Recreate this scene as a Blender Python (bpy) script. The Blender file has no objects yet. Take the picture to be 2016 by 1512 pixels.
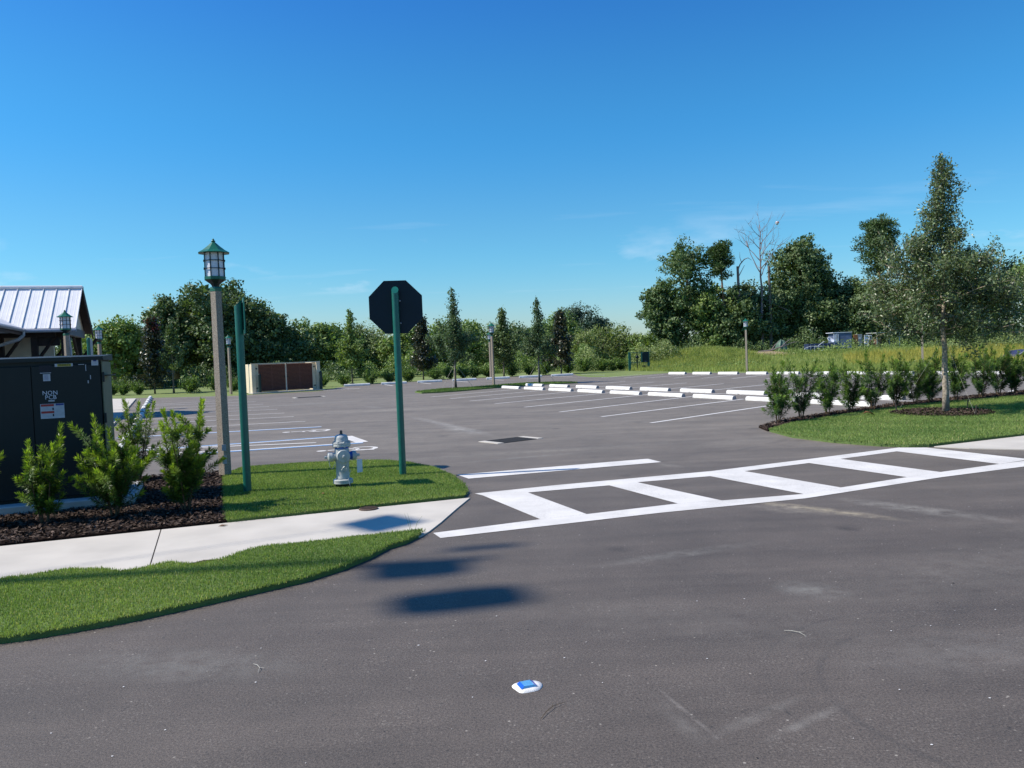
import bpy, math, random
import numpy as np
from mathutils import Vector, Matrix

# ------------------------------------------------------------------ camera, sky, sun, exposure
scene = bpy.context.scene
R = math.radians
F_PX, CAM_H, PITCH, ROLL = 1540.0, 1.65, 0.0364, 0.0385
cam_d = bpy.data.cameras.new('camera')
cam_d.sensor_fit = 'HORIZONTAL'; cam_d.sensor_width = 36.0; cam_d.lens = F_PX/2016*36
cam_d.clip_start = 0.1; cam_d.clip_end = 4000
cam = bpy.data.objects.new('camera', cam_d); scene.collection.objects.link(cam)
fw = Vector((0, math.cos(PITCH), -math.sin(PITCH))); rt = Vector((1, 0, 0)); up = rt.cross(fw)
rt2 = rt*math.cos(ROLL) - up*math.sin(ROLL); up2 = up*math.cos(ROLL) + rt*math.sin(ROLL)
M = Matrix((rt2, up2, -fw)).transposed().to_4x4(); M.translation = Vector((0, 0, CAM_H))
cam.matrix_world = M
scene.camera = cam

SUN_EL, SHADOW_AZ = R(47), R(5)          # shadows run to +X, turned a little away from the camera
sx, sy = -math.cos(SHADOW_AZ), -math.sin(SHADOW_AZ)
sun_vec = Vector((sx*math.cos(SUN_EL), sy*math.cos(SUN_EL), math.sin(SUN_EL)))
world = bpy.data.worlds.new('World'); scene.world = world; world.use_nodes = True
wn, wl = world.node_tree.nodes, world.node_tree.links
bg = wn['Background']; bg.inputs['Strength'].default_value = 0.095
sky = wn.new('ShaderNodeTexSky'); sky.sky_type = 'NISHITA'; sky.sun_disc = False
sky.sun_elevation = SUN_EL; sky.sun_rotation = math.atan2(sx, sy)
sky.altitude = 0; sky.air_density = 1.0; sky.dust_density = 0.5; sky.ozone_density = 3.2
# thin cirrus wisps low in the sky
tc = wn.new('ShaderNodeTexCoord'); sep = wn.new('ShaderNodeSeparateXYZ'); wl.new(tc.outputs['Generated'], sep.inputs[0])
def wmath(op, a, b=None, clamp=False):
    n = wn.new('ShaderNodeMath'); n.operation = op; n.use_clamp = clamp
    for i, v in enumerate((a, b)):
        if v is None: continue
        if isinstance(v, (int, float)): n.inputs[i].default_value = v
        else: wl.new(v, n.inputs[i])
    return n.outputs[0]
zc = wmath('MAXIMUM', sep.outputs['Z'], 0.02)
cx_ = wmath('DIVIDE', sep.outputs['X'], wmath('ADD', zc, 0.06)); cy_ = wmath('DIVIDE', sep.outputs['Y'], wmath('ADD', zc, 0.06))
cmb = wn.new('ShaderNodeCombineXYZ'); wl.new(cx_, cmb.inputs[0]); wl.new(cy_, cmb.inputs[1])
mp = wn.new('ShaderNodeMapping'); mp.inputs['Scale'].default_value = (0.42, 1.25, 1); mp.inputs['Rotation'].default_value = (0, 0, R(-12)); mp.inputs['Location'].default_value = (2.3, 0.7, 0)
wl.new(cmb.outputs[0], mp.inputs[0])
nz = wn.new('ShaderNodeTexNoise'); nz.inputs['Scale'].default_value = 0.8; nz.inputs['Detail'].default_value = 7; nz.inputs['Roughness'].default_value = 0.58
wl.new(mp.outputs[0], nz.inputs['Vector'])
rp = wn.new('ShaderNodeValToRGB'); rp.color_ramp.elements[0].position = 0.60; rp.color_ramp.elements[1].position = 0.80
wl.new(nz.outputs['Fac'], rp.inputs[0])
lowband = wmath('MULTIPLY', wmath('SUBTRACT', 0.36, sep.outputs['Z']), 2.2, True)
cfac = wmath('MULTIPLY', wmath('MULTIPLY', rp.outputs[0], lowband), 0.42)
nz2 = wn.new('ShaderNodeTexNoise'); nz2.inputs['Scale'].default_value = 5.5; nz2.inputs['Detail'].default_value = 6; nz2.inputs['Roughness'].default_value = .55
mp2 = wn.new('ShaderNodeMapping'); mp2.inputs['Scale'].default_value = (1.0, 1.0, 3.2); mp2.inputs['Location'].default_value = (.4, .2, .1); wl.new(tc.outputs['Generated'], mp2.inputs[0]); wl.new(mp2.outputs[0], nz2.inputs['Vector'])
rp2 = wn.new('ShaderNodeMapRange'); rp2.inputs['From Min'].default_value = .60; rp2.inputs['From Max'].default_value = .72; wl.new(nz2.outputs['Fac'], rp2.inputs['Value'])
band = wmath('MULTIPLY', wmath('MULTIPLY', wmath('SUBTRACT', sep.outputs['Z'], .03), 20.0, True), wmath('MULTIPLY', wmath('SUBTRACT', .17, sep.outputs['Z']), 14.0, True))
cfac = wmath('ADD', cfac, wmath('MULTIPLY', wmath('MULTIPLY', rp2.outputs[0], band), .40), True)
mixc = wn.new('ShaderNodeMixRGB'); mixc.inputs[2].default_value = (6.5, 7.4, 8.6, 1)
wl.new(cfac, mixc.inputs[0])
hs = wn.new('ShaderNodeHueSaturation'); hs.inputs['Saturation'].default_value = 1.12; hs.inputs['Value'].default_value = 1.0
wl.new(sky.outputs[0], hs.inputs['Color'])
grade = wn.new('ShaderNodeVectorMath'); grade.operation = 'MULTIPLY'      # deep clear-air blue, paler towards the horizon
gr = wn.new('ShaderNodeValToRGB'); wl.new(sep.outputs['Z'], gr.inputs[0]); gr.color_ramp.interpolation = 'EASE'
gel = gr.color_ramp.elements; gel[0].position = 0.0; gel[0].color = (.76/1.4, .90/1.4, 1.04/1.4, 1); gel[1].position = .50; gel[1].color = (.25/1.4, .78/1.4, 1.31/1.4, 1)
for p_, c_ in ((.14, (.51, .98, 1.12)), (.28, (.35, .99, 1.24))):
    e_ = gel.new(p_); e_.color = (c_[0]/1.4, c_[1]/1.4, c_[2]/1.4, 1)
gs = wn.new('ShaderNodeVectorMath'); gs.operation = 'SCALE'; gs.inputs['Scale'].default_value = 1.4; wl.new(gr.outputs[0], gs.inputs[0]); wl.new(gs.outputs[0], grade.inputs[1])
wl.new(hs.outputs[0], grade.inputs[0]); wl.new(grade.outputs[0], mixc.inputs[1]); wl.new(mixc.outputs[0], bg.inputs['Color'])

sun_d = bpy.data.lights.new('sun', 'SUN'); sun_d.energy = 4.6; sun_d.angle = R(0.53); sun_d.color = (1.0, 0.935, 0.835)
sun = bpy.data.objects.new('sun', sun_d); scene.collection.objects.link(sun)
sun.rotation_euler = sun_vec.to_track_quat('Z', 'Y').to_euler(); sun.location = (-20, -5, 30)
vs = scene.view_settings; vs.view_transform = 'Standard'; vs.look = 'None'; vs.exposure = 0.48; vs.gamma = 1.0; vs.use_curve_mapping = False
scene.cycles.max_bounces = 6; scene.cycles.diffuse_bounces = 3; scene.cycles.glossy_bounces = 2; scene.cycles.transmission_bounces = 4; scene.cycles.transparent_max_bounces = 4
scene.cycles.use_denoising = True

# ------------------------------------------------------------------ helpers
COL = scene.collection
rng = np.random.default_rng(7)
random.seed(7)
UA = R(21.0)
U = np.array([math.cos(UA), math.sin(UA)]); V = np.array([-math.sin(UA), math.cos(UA)])   # the two directions the site is laid out in

def tag(o, label=None, cat=None, group=None, kind=None):
    if label: o['label'] = label
    if cat: o['category'] = cat
    if group: o['group'] = group
    if kind: o['kind'] = kind
    return o

def thing(name, label, cat, loc=(0, 0, 0), rz=0, group=None):
    o = bpy.data.objects.new(name, None); COL.objects.link(o)
    o.empty_display_size = 0.2
    o.location = loc; o.rotation_euler = (0, 0, rz)
    return tag(o, label, cat, group)

def add_obj(name, me, mat=None, parent=None, smooth=False):
    o = bpy.data.objects.new(name, me); COL.objects.link(o)
    if mat is not None and not me.materials: me.materials.append(mat)
    if parent is not None: o.parent = parent
    if smooth: me.polygons.foreach_set('use_smooth', [True]*len(me.polygons))
    return o

def copy_tree(o, parent=None):
    c = o.copy(); COL.objects.link(c); c.parent = parent
    for ch in o.children: copy_tree(ch, c)
    return c

class MB:
    """collects shapes into one mesh"""
    def __init__(s): s.v = []; s.f = []
    def add(s, vs_, fs):
        b = len(s.v); s.v.extend([tuple(map(float, p)) for p in vs_]); s.f.extend([tuple(b+i for i in f) for f in fs]); return s
    def box(s, c, d, rz=0, M=None, bev=0.0):
        hx, hy, hz = d[0]/2, d[1]/2, d[2]/2
        if bev > 0:
            b = min(bev, hx*.9, hy*.9, hz*.9)
            pts = []
            for z, i in ((-hz, b), (-hz+b, 0), (hz-b, 0), (hz, b)):
                pts += [(-hx+i, -hy+i, z), (hx-i, -hy+i, z), (hx-i, hy-i, z), (-hx+i, hy-i, z)]
            fs = [(3, 2, 1, 0), (12, 13, 14, 15)]
            for k in range(3):
                for j in range(4):
                    a = k*4+j; n = k*4+(j+1) % 4; fs.append((a, n, n+4, a+4))
        else:
            pts = [(-hx, -hy, -hz), (hx, -hy, -hz), (hx, hy, -hz), (-hx, hy, -hz), (-hx, -hy, hz), (hx, -hy, hz), (hx, hy, hz), (-hx, hy, hz)]
            fs = [(3, 2, 1, 0), (4, 5, 6, 7), (0, 1, 5, 4), (1, 2, 6, 5), (2, 3, 7, 6), (3, 0, 4, 7)]
        c_, s_ = math.cos(rz), math.sin(rz)
        out = []
        for p in pts:
            if M is not None: p = M @ Vector(p)
            out.append((c[0]+p[0]*c_-p[1]*s_, c[1]+p[0]*s_+p[1]*c_, c[2]+p[2]))
        return s.add(out, fs)
    def prism(s, poly, z0, z1):
        n = len(poly)
        a = sum(poly[i][0]*poly[(i+1) % n][1]-poly[(i+1) % n][0]*poly[i][1] for i in range(n))
        if a < 0: poly = poly[::-1]
        vs_ = [(p[0], p[1], z0) for p in poly]+[(p[0], p[1], z1) for p in poly]
        fs = [tuple(range(n))[::-1], tuple(range(n, 2*n))]+[(i, (i+1) % n, n+(i+1) % n, n+i) for i in range(n)]
        return s.add(vs_, fs)
    def sheet(s, poly, z):
        n = len(poly)
        a = sum(poly[i][0]*poly[(i+1) % n][1]-poly[(i+1) % n][0]*poly[i][1] for i in range(n))
        if a < 0: poly = poly[::-1]
        return s.add([(p[0], p[1], z) for p in poly], [tuple(range(n))])
    def lathe(s, prof, n=16, o=(0, 0, 0), ax=None, ph=0.0):
        """prof: list of (r, h) along an axis (default Z)"""
        ax = Vector(ax or (0, 0, 1)).normalized()
        t = Vector((1, 0, 0)) if abs(ax.x) < .9 else Vector((0, 1, 0))
        e1 = (t-ax*t.dot(ax)).normalized(); e2 = ax.cross(e1); o = Vector(o)
        vs_, fs = [], []
        for r, h in prof:
            for k in range(n):
                a = 2*math.pi*k/n+ph; vs_.append(o+ax*h+(e1*math.cos(a)+e2*math.sin(a))*max(r, 1e-4))
        for i in range(len(prof)-1):
            for k in range(n):
                k2 = (k+1) % n; fs.append((i*n+k, i*n+k2, (i+1)*n+k2, (i+1)*n+k))
        fs.append(tuple(range(n))[::-1]); L = (len(prof)-1)*n; fs.append(tuple(range(L, L+n)))
        return s.add(vs_, fs)
    def tube(s, pts, radii, n=6):
        pts = [Vector(p) for p in pts]
        if isinstance(radii, (int, float)): radii = [radii]*len(pts)
        vs_, fs = [], []; prev = None
        for i, p in enumerate(pts):
            d = (pts[min(i+1, len(pts)-1)]-pts[max(i-1, 0)]).normalized()
            if prev is None:
                t = Vector((1, 0, 0)) if abs(d.x) < .8 else Vector((0, 1, 0))
            else: t = prev
            e1 = (t-d*t.dot(d)).normalized(); prev = e1; e2 = d.cross(e1)
            for k in range(n):
                a = 2*math.pi*k/n; vs_.append(p+(e1*math.cos(a)+e2*math.sin(a))*radii[i])
        for i in range(len(pts)-1):
            for k in range(n):
                k2 = (k+1) % n; fs.append((i*n+k, i*n+k2, (i+1)*n+k2, (i+1)*n+k))
        fs.append(tuple(range(n))[::-1]); L = (len(pts)-1)*n; fs.append(tuple(range(L, L+n)))
        return s.add(vs_, fs)
    def mesh(s, name):
        me = bpy.data.meshes.new(name); me.from_pydata(s.v, [], s.f); me.update(); return me
    def build(s, name, mat, parent=None, smooth=False):
        return add_obj(name, s.mesh(name), mat, parent, smooth)

def np_mesh(name, verts, faces_n, idx, tint=None):
    """verts (N,3); every face has faces_n corners, idx flat"""
    me = bpy.data.meshes.new(name); nv = len(verts); nf = len(idx)//faces_n
    me.vertices.add(nv); me.vertices.foreach_set('co', verts.astype(np.float32).ravel())
    me.loops.add(len(idx)); me.loops.foreach_set('vertex_index', idx.astype(np.int32))
    me.polygons.add(nf); me.polygons.foreach_set('loop_start', np.arange(0, len(idx), faces_n, dtype=np.int32))
    me.update(calc_edges=True)
    if tint is not None:
        a = me.attributes.new('tint', 'FLOAT', 'POINT'); a.data.foreach_set('value', tint.astype(np.float32))
    return me

def norm(a): return a/np.maximum(np.linalg.norm(a, axis=-1, keepdims=True), 1e-9)

def leaf_arrays(C, T, N, L, Wd, tint):
    """rhombic leaves: centres C, long axis T, normal hint N"""
    n = len(C); T = norm(T); B = norm(np.cross(N, T)); L = np.broadcast_to(L, (n,))[:, None]; Wd = np.broadcast_to(Wd, (n,))[:, None]
    NN = np.cross(T, B)
    v = np.stack([C-T*L*.5, C+B*Wd*.5+NN*Wd*.12, C+T*L*.5, C-B*Wd*.5+NN*Wd*.12], 1).reshape(-1, 3)
    return v, np.repeat(tint, 4)

def leaf_mesh(name, C, T, N, L, Wd, tint):
    v, t = leaf_arrays(C, T, N, L, Wd, tint)
    return np_mesh(name, v, 4, np.arange(len(v)), t)

# ------------------------------------------------------------------ materials
MATS = {}
def newmat(name):
    m = bpy.data.materials.new(name); m.use_nodes = True; MATS[name] = m
    return m, m.node_tree.nodes, m.node_tree.links, m.node_tree.nodes['Principled BSDF']

def pm(name, col, rough=.6, var=.12, scale=6.0, bump=0.0, bscale=60.0, metal=0.0, spec=.4, col2=None, detail=4):
    m, n, l, b = newmat(name)
    b.inputs['Roughness'].default_value = rough; b.inputs['Metallic'].default_value = metal; b.inputs['Specular IOR Level'].default_value = spec
    g = n.new('ShaderNodeTexCoord')
    t = n.new('ShaderNodeTexNoise'); t.inputs['Scale'].default_value = scale; t.inputs['Detail'].default_value = detail
    l.new(g.outputs['Object'], t.inputs['Vector'])
    mx = n.new('ShaderNodeMixRGB'); c2 = col2 or tuple(min(c*(1+var), 1) for c in col); c1 = tuple(c*(1-var) for c in col) if not col2 else col
    mx.inputs[1].default_value = (*c1, 1); mx.inputs[2].default_value = (*c2, 1)
    r = n.new('ShaderNodeValToRGB'); r.color_ramp.elements[0].position = .32; r.color_ramp.elements[1].position = .68
    l.new(t.outputs['Fac'], r.inputs[0]); l.new(r.outputs[0], mx.inputs[0]); l.new(mx.outputs[0], b.inputs['Base Color'])
    if bump:
        t2 = n.new('ShaderNodeTexNoise'); t2.inputs['Scale'].default_value = bscale; t2.inputs['Detail'].default_value = 3; l.new(g.outputs['Object'], t2.inputs['Vector'])
        bp = n.new('ShaderNodeBump'); bp.inputs['Strength'].default_value = bump; bp.inputs['Distance'].default_value = .01
        l.new(t2.outputs['Fac'], bp.inputs['Height']); l.new(bp.outputs[0], b.inputs['Normal'])
    return m

def leafmat(name, ca, cb, rough=.5, trans=.3, vary=.35, spec=.22, straw=None):
    """ca: mature leaf, cb: young leaf (attribute 'tint'), each leaf its own shade"""
    m, n, l, b = newmat(name)
    at = n.new('ShaderNodeAttribute'); at.attribute_name = 'tint'
    mx = n.new('ShaderNodeMixRGB'); mx.inputs[1].default_value = (*ca, 1); mx.inputs[2].default_value = (*cb, 1); l.new(at.outputs['Fac'], mx.inputs[0])
    if straw:
        ms_ = n.new('ShaderNodeMapRange'); ms_.inputs['From Min'].default_value = 1.02; ms_.inputs['From Max'].default_value = 1.4; l.new(at.outputs['Fac'], ms_.inputs['Value'])
        m3 = n.new('ShaderNodeMixRGB'); m3.inputs[2].default_value = (*straw, 1); l.new(mx.outputs[0], m3.inputs[1]); l.new(ms_.outputs[0], m3.inputs[0]); mx = m3
    ge = n.new('ShaderNodeNewGeometry')
    mr = n.new('ShaderNodeMapRange'); mr.inputs['To Min'].default_value = 1-vary; mr.inputs['To Max'].default_value = 1+vary
    l.new(ge.outputs['Random Per Island'], mr.inputs['Value'])
    mu = n.new('ShaderNodeVectorMath'); mu.operation = 'SCALE'; l.new(mx.outputs[0], mu.inputs[0]); l.new(mr.outputs[0], mu.inputs['Scale'])
    l.new(mu.outputs[0], b.inputs['Base Color']); b.inputs['Roughness'].default_value = rough; b.inputs['Specular IOR Level'].default_value = spec
    if trans:
        tr = n.new('ShaderNodeBsdfTranslucent'); sc_ = n.new('ShaderNodeVectorMath'); sc_.operation = 'MULTIPLY'; sc_.inputs[1].default_value = (1.35, 1.5, .55)
        l.new(mu.outputs[0], sc_.inputs[0]); l.new(sc_.outputs[0], tr.inputs['Color'])
        ms = n.new('ShaderNodeMixShader'); ms.inputs[0].default_value = trans
        l.new(b.outputs[0], ms.inputs[1]); l.new(tr.outputs[0], ms.inputs[2]); l.new(ms.outputs[0], n['Material Output'].inputs[0])
    return m

def mat_asphalt():
    m, n, l, b = newmat('asphalt')
    g = n.new('ShaderNodeNewGeometry'); pos = g.outputs['Position']
    def noise(sc_, det=4, rg=.55, vec=pos):
        t = n.new('ShaderNodeTexNoise'); t.inputs['Scale'].default_value = sc_; t.inputs['Detail'].default_value = det; t.inputs['Roughness'].default_value = rg
        l.new(vec, t.inputs['Vector']); return t.outputs['Fac']
    def mapr(v, a, c, lo=0., hi=1.):
        r = n.new('ShaderNodeMapRange'); r.inputs['From Min'].default_value = a; r.inputs['From Max'].default_value = c; r.inputs['To Min'].default_value = lo; r.inputs['To Max'].default_value = hi
        l.new(v, r.inputs['Value']); return r.outputs[0]
    def mth(op, a, c):
        k = n.new('ShaderNodeMath'); k.operation = op
        for i, v in enumerate((a, c)):
            if isinstance(v, (int, float)): k.inputs[i].default_value = v
            else: l.new(v, k.inputs[i])
        return k.outputs[0]
    def mix(fac, a, c):
        k = n.new('ShaderNodeMixRGB')
        if isinstance(fac, (int, float)): k.inputs[0].default_value = fac
        else: l.new(fac, k.inputs[0])
        for i, v in ((1, a), (2, c)):
            if isinstance(v, tuple): k.inputs[i].default_value = (*v, 1)
            else: l.new(v, k.inputs[i])
        return k.outputs[0]
    c = mix(mapr(noise(.35, 6, .6), .3, .7), (.057, .045, .040), (.080, .064, .057))
    # colour paler with distance: the lot's sheen at grazing view, painted in
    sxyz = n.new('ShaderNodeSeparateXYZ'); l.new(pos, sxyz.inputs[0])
    far_sheen = mapr(mth('ADD', sxyz.outputs['Y'], mth('MULTIPLY', noise(.25, 3), 6.0)), 9.5, 18.5)
    c = mix(mth('MULTIPLY', far_sheen, .85), c, (.300, .262, .222))
    # faint paver lanes along the site direction
    mpn = n.new('ShaderNodeMapping'); mpn.inputs['Rotation'].default_value = (0, 0, -UA); mpn.inputs['Scale'].default_value = (.05, .55, 1); l.new(pos, mpn.inputs[0])
    c = mix(mth('MULTIPLY', mapr(noise(1.0, 5, .6, mpn.outputs[0]), .42, .62), .28), c, (.052, .042, .037))
    c = mix(mth('MULTIPLY', mapr(noise(2.6, 5, .65), .52, .72), .4), c, (.098, .080, .070))
    c = mix(mth('MULTIPLY', mapr(noise(1.15, 6, .7), .60, .74), .35), c, (.042, .035, .031))
    # grit: light aggregate and dark pits
    vo = n.new('ShaderNodeTexVoronoi'); vo.inputs['Scale'].default_value = 48; l.new(pos, vo.inputs['Vector'])
    grit = mth('MULTIPLY', mapr(vo.outputs['Distance'], .34, .14), mapr(noise(2.3, 6, .7), .44, .60))
    c = mix(mth('MULTIPLY', grit, .62), c, (.30, .272, .255))
    c = mix(mapr(noise(85, 5, .8), .34, .66), mix(.55, c, (.018, .016, .016)), mix(.62, c, (.200, .165, .148)))
    vo2 = n.new('ShaderNodeTexVoronoi'); vo2.inputs['Scale'].default_value = 24; l.new(pos, vo2.inputs['Vector'])
    pit = mth('MULTIPLY', mapr(vo2.outputs['Distance'], .22, .08), mapr(noise(5.3, 4), .50, .62))
    c = mix(mth('MULTIPLY', pit, .8), c, (.028, .026, .026))
    vo3 = n.new('ShaderNodeTexVoronoi'); vo3.inputs['Scale'].default_value = 17; l.new(pos, vo3.inputs['Vector'])
    chip = mth('MULTIPLY', mapr(vo3.outputs['Distance'], .13, .06), mapr(noise(9.0, 3), .52, .60))
    c = mix(mth('MULTIPLY', chip, .7), c, (.42, .38, .35))
    # dust and sand dragged by tyres: centre x, y, angle, half length, half width, colour, amount
    dustn = mapr(noise(7.0, 6, .7), .36, .66); arcn = mapr(noise(1.6, 4), .42, .6)
    for (x, y, a, lx, ly, cc, am) in (
        (3.0, 7.75, -48, .95, .15, (.40, .34, .25), .95), (2.75, 7.78, -38, .5, .22, (.32, .28, .24), .6), (3.9, 7.6, -53, .95, .22, (.33, .31, .29), .7),
        (-1.77, 19.6, -68, 4.0, .22, (.30, .285, .28), .85), (-1.2, 17.8, -66, 1.8, .35, (.30, .285, .28), .8), (.75, 3.45, -73, .36, .016, (.30, .27, .26), .8), (.70, 3.40, -73, .40, .08, (.20, .18, .17), .5), (1.02, 3.42, 34, .40, .05, (.24, .22, .21), .5), (1.25, 3.38, 34, .35, .04, (.26, .24, .23), .6),
        (1.3, 6.25, 20, .9, .12, (.22, .21, .2), .7), (-8.4, 31.8, 20, 2.4, .5, (.28, .27, .26), .8), (-5.0, 27.9, -60, 1.0, .25, (.28, .27, .26), .8), (6.8, 41.8, -62, 2.5, .3, (.27, .26, .26), .7),
        (2.3, 4.05, 15, .8, .32, (.17, .155, .15), .5), (1.95, 5.2, -40, .3, .22, (.24, .23, .22), .7), (-1.9, 4.3, -10, .9, .3, (.19, .185, .18), .5), (.2, 12.6, 20, 1.6, .12, (.2, .195, .19), .6), (2.2, 11.1, -60, .3, .12, (.34, .32, .3), .6),
        (3.4, 5.6, 25, 2.2, .7, (.15, .132, .12), .55), (1.2, 4.6, -20, 1.8, .5, (.14, .122, .112), .5), (4.6, 6.4, -40, 1.5, .5, (.16, .14, .125), .5), (.4, 13.3, 12, 3.5, .35, (.27, .245, .22), .5), (5.5, 14.5, 30, 4.0, .5, (.27, .245, .22), .4), (-4, 26, 5, 5, 1.2, (.30, .27, .24), .5), (2, 20, -60, 4, .8, (.16, .145, .135), .4)):
        mp_ = n.new('ShaderNodeMapping'); mp_.vector_type = 'TEXTURE'
        mp_.inputs['Location'].default_value = (x, y, 0); mp_.inputs['Rotation'].default_value = (0, 0, R(a)); mp_.inputs['Scale'].default_value = (lx, ly, 1)
        l.new(pos, mp_.inputs[0])
        sp = n.new('ShaderNodeVectorMath'); sp.operation = 'LENGTH'; sz = n.new('ShaderNodeVectorMath'); sz.operation = 'MULTIPLY'; sz.inputs[1].default_value = (1, 1, 0)
        l.new(mp_.outputs[0], sz.inputs[0]); l.new(sz.outputs[0], sp.inputs[0])
        msk = mth('MULTIPLY', mapr(sp.outputs['Value'], 1.0, .15), dustn)
        c = mix(mth('MULTIPLY', msk, am), c, cc)
    # tyre arcs
    for (x, y, r0, w, am) in ((2.35, 3.55, .92, .03, .28), (2.3, 3.6, 1.12, .025, .2), (4.5, 3.0, 2.5, .08, .15), (-1.0, 18.0, 7.2, .12, .35)):
        sb = n.new('ShaderNodeVectorMath'); sb.operation = 'SUBTRACT'; sb.inputs[1].default_value = (x, y, 0); l.new(pos, sb.inputs[0])
        ln = n.new('ShaderNodeVectorMath'); ln.operation = 'LENGTH'; l.new(sb.outputs[0], ln.inputs[0])
        d_ = mth('ABSOLUTE', mth('SUBTRACT', ln.outputs['Value'], r0), 0)
        msk = mth('MULTIPLY', mapr(d_, w, 0), arcn)
        c = mix(mth('MULTIPLY', msk, am), c, (.03, .03, .032))
    # roller streaks, blotches and oil drips
    mps = n.new('ShaderNodeMapping'); mps.inputs['Rotation'].default_value = (0, 0, -UA+R(4)); mps.inputs['Scale'].default_value = (.16, 1.5, 1); l.new(pos, mps.inputs[0])
    fac = mth('MULTIPLY', mapr(noise(1.3, 8, .68, mps.outputs[0]), .30, .70, .80, 1.18), mapr(noise(1.1, 8, .72), .30, .70, .84, 1.18))
    vo4 = n.new('ShaderNodeTexVoronoi'); vo4.inputs['Scale'].default_value = .9; l.new(pos, vo4.inputs['Vector'])
    drip = mth('MULTIPLY', mapr(vo4.outputs['Distance'], .13, .03), mapr(noise(.8, 3), .50, .58))
    fac = mth('MULTIPLY', fac, mth('SUBTRACT', 1.0, mth('MULTIPLY', drip, .45)))
    scl_ = n.new('ShaderNodeVectorMath'); scl_.operation = 'SCALE'; l.new(c, scl_.inputs[0]); l.new(fac, scl_.inputs['Scale'])
    tnt = n.new('ShaderNodeVectorMath'); tnt.operation = 'MULTIPLY'; tnt.inputs[1].default_value = (.955, .945, .85); l.new(scl_.outputs[0], tnt.inputs[0]); c = tnt.outputs[0]
    l.new(c, b.inputs['Base Color'])
    b.inputs['Roughness'].default_value = .7; b.inputs['Specular IOR Level'].default_value = .5
    bp = n.new('ShaderNodeBump'); bp.inputs['Strength'].default_value = .55; bp.inputs['Distance'].default_value = .006
    l.new(noise(140, 3, .6), bp.inputs['Height']); l.new(bp.outputs[0], b.inputs['Normal'])
    return m

def mat_ground(name, ca, cb, cc, s1=.5, s2=9., bump=.6):
    m, n, l, b = newmat(name)
    g = n.new('ShaderNodeNewGeometry')
    def noise(sc_, det=5):
        t = n.new('ShaderNodeTexNoise'); t.inputs['Scale'].default_value = sc_; t.inputs['Detail'].default_value = det; l.new(g.outputs['Position'], t.inputs['Vector'])
        r = n.new('ShaderNodeMapRange'); r.inputs['From Min'].default_value = .34; r.inputs['From Max'].default_value = .66; l.new(t.outputs['Fac'], r.inputs['Value']); return r.outputs[0]
    m1 = n.new('ShaderNodeMixRGB'); m1.inputs[1].default_value = (*ca, 1); m1.inputs[2].default_value = (*cb, 1); l.new(noise(s1), m1.inputs[0])
    m2 = n.new('ShaderNodeMixRGB'); m2.inputs[2].default_value = (*cc, 1); l.new(m1.outputs[0], m2.inputs[1])
    f = n.new('ShaderNodeMath'); f.operation = 'MULTIPLY'; f.inputs[1].default_value = .6; l.new(noise(s2), f.inputs[0]); l.new(f.outputs[0], m2.inputs[0])
    l.new(m2.outputs[0], b.inputs['Base Color']); b.inputs['Roughness'].default_value = .95; b.inputs['Specular IOR Level'].default_value = .1
    bp = n.new('ShaderNodeBump'); bp.inputs['Strength'].default_value = bump; bp.inputs['Distance'].default_value = .03
    t = n.new('ShaderNodeTexNoise'); t.inputs['Scale'].default_value = s2*6; t.inputs['Detail'].default_value = 3; l.new(g.outputs['Position'], t.inputs['Vector'])
    l.new(t.outputs['Fac'], bp.inputs['Height']); l.new(bp.outputs[0], b.inputs['Normal'])
    return m

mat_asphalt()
mat_ground('turf', (.120, .180, .055), (.155, .215, .070), (.090, .140, .044), .8, 14)
mat_ground('field', (.165, .215, .075), (.205, .235, .085), (.120, .165, .058), .25, 3)
mat_ground('mulch_base', (.030, .018, .013), (.052, .030, .021), (.018, .011, .009), 3, 40, 1.0)
mat_ground('sand', (.34, .25, .15), (.42, .32, .20), (.22, .17, .10), 1.2, 12)
mat_ground('soil', (.030, .030, .018), (.045, .045, .022), (.02, .02, .014), .5, 6)
pm('concrete_white', (.485, .447, .388), .85, .09, 1.6, .15, 90, spec=.25)
pm('concrete_pad', (.47, .46, .44), .9, .1, 4, .2, 80, spec=.2)
pm('concrete_stop', (.64, .63, .60), .8, .12, 4, .12, 60, spec=.25)
pm('stop_end_shaded', (.30, .30, .31), .85, .15, 6, .1, 60, spec=.2)  # end faces painted greyer than the body, standing in for their shade
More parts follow.
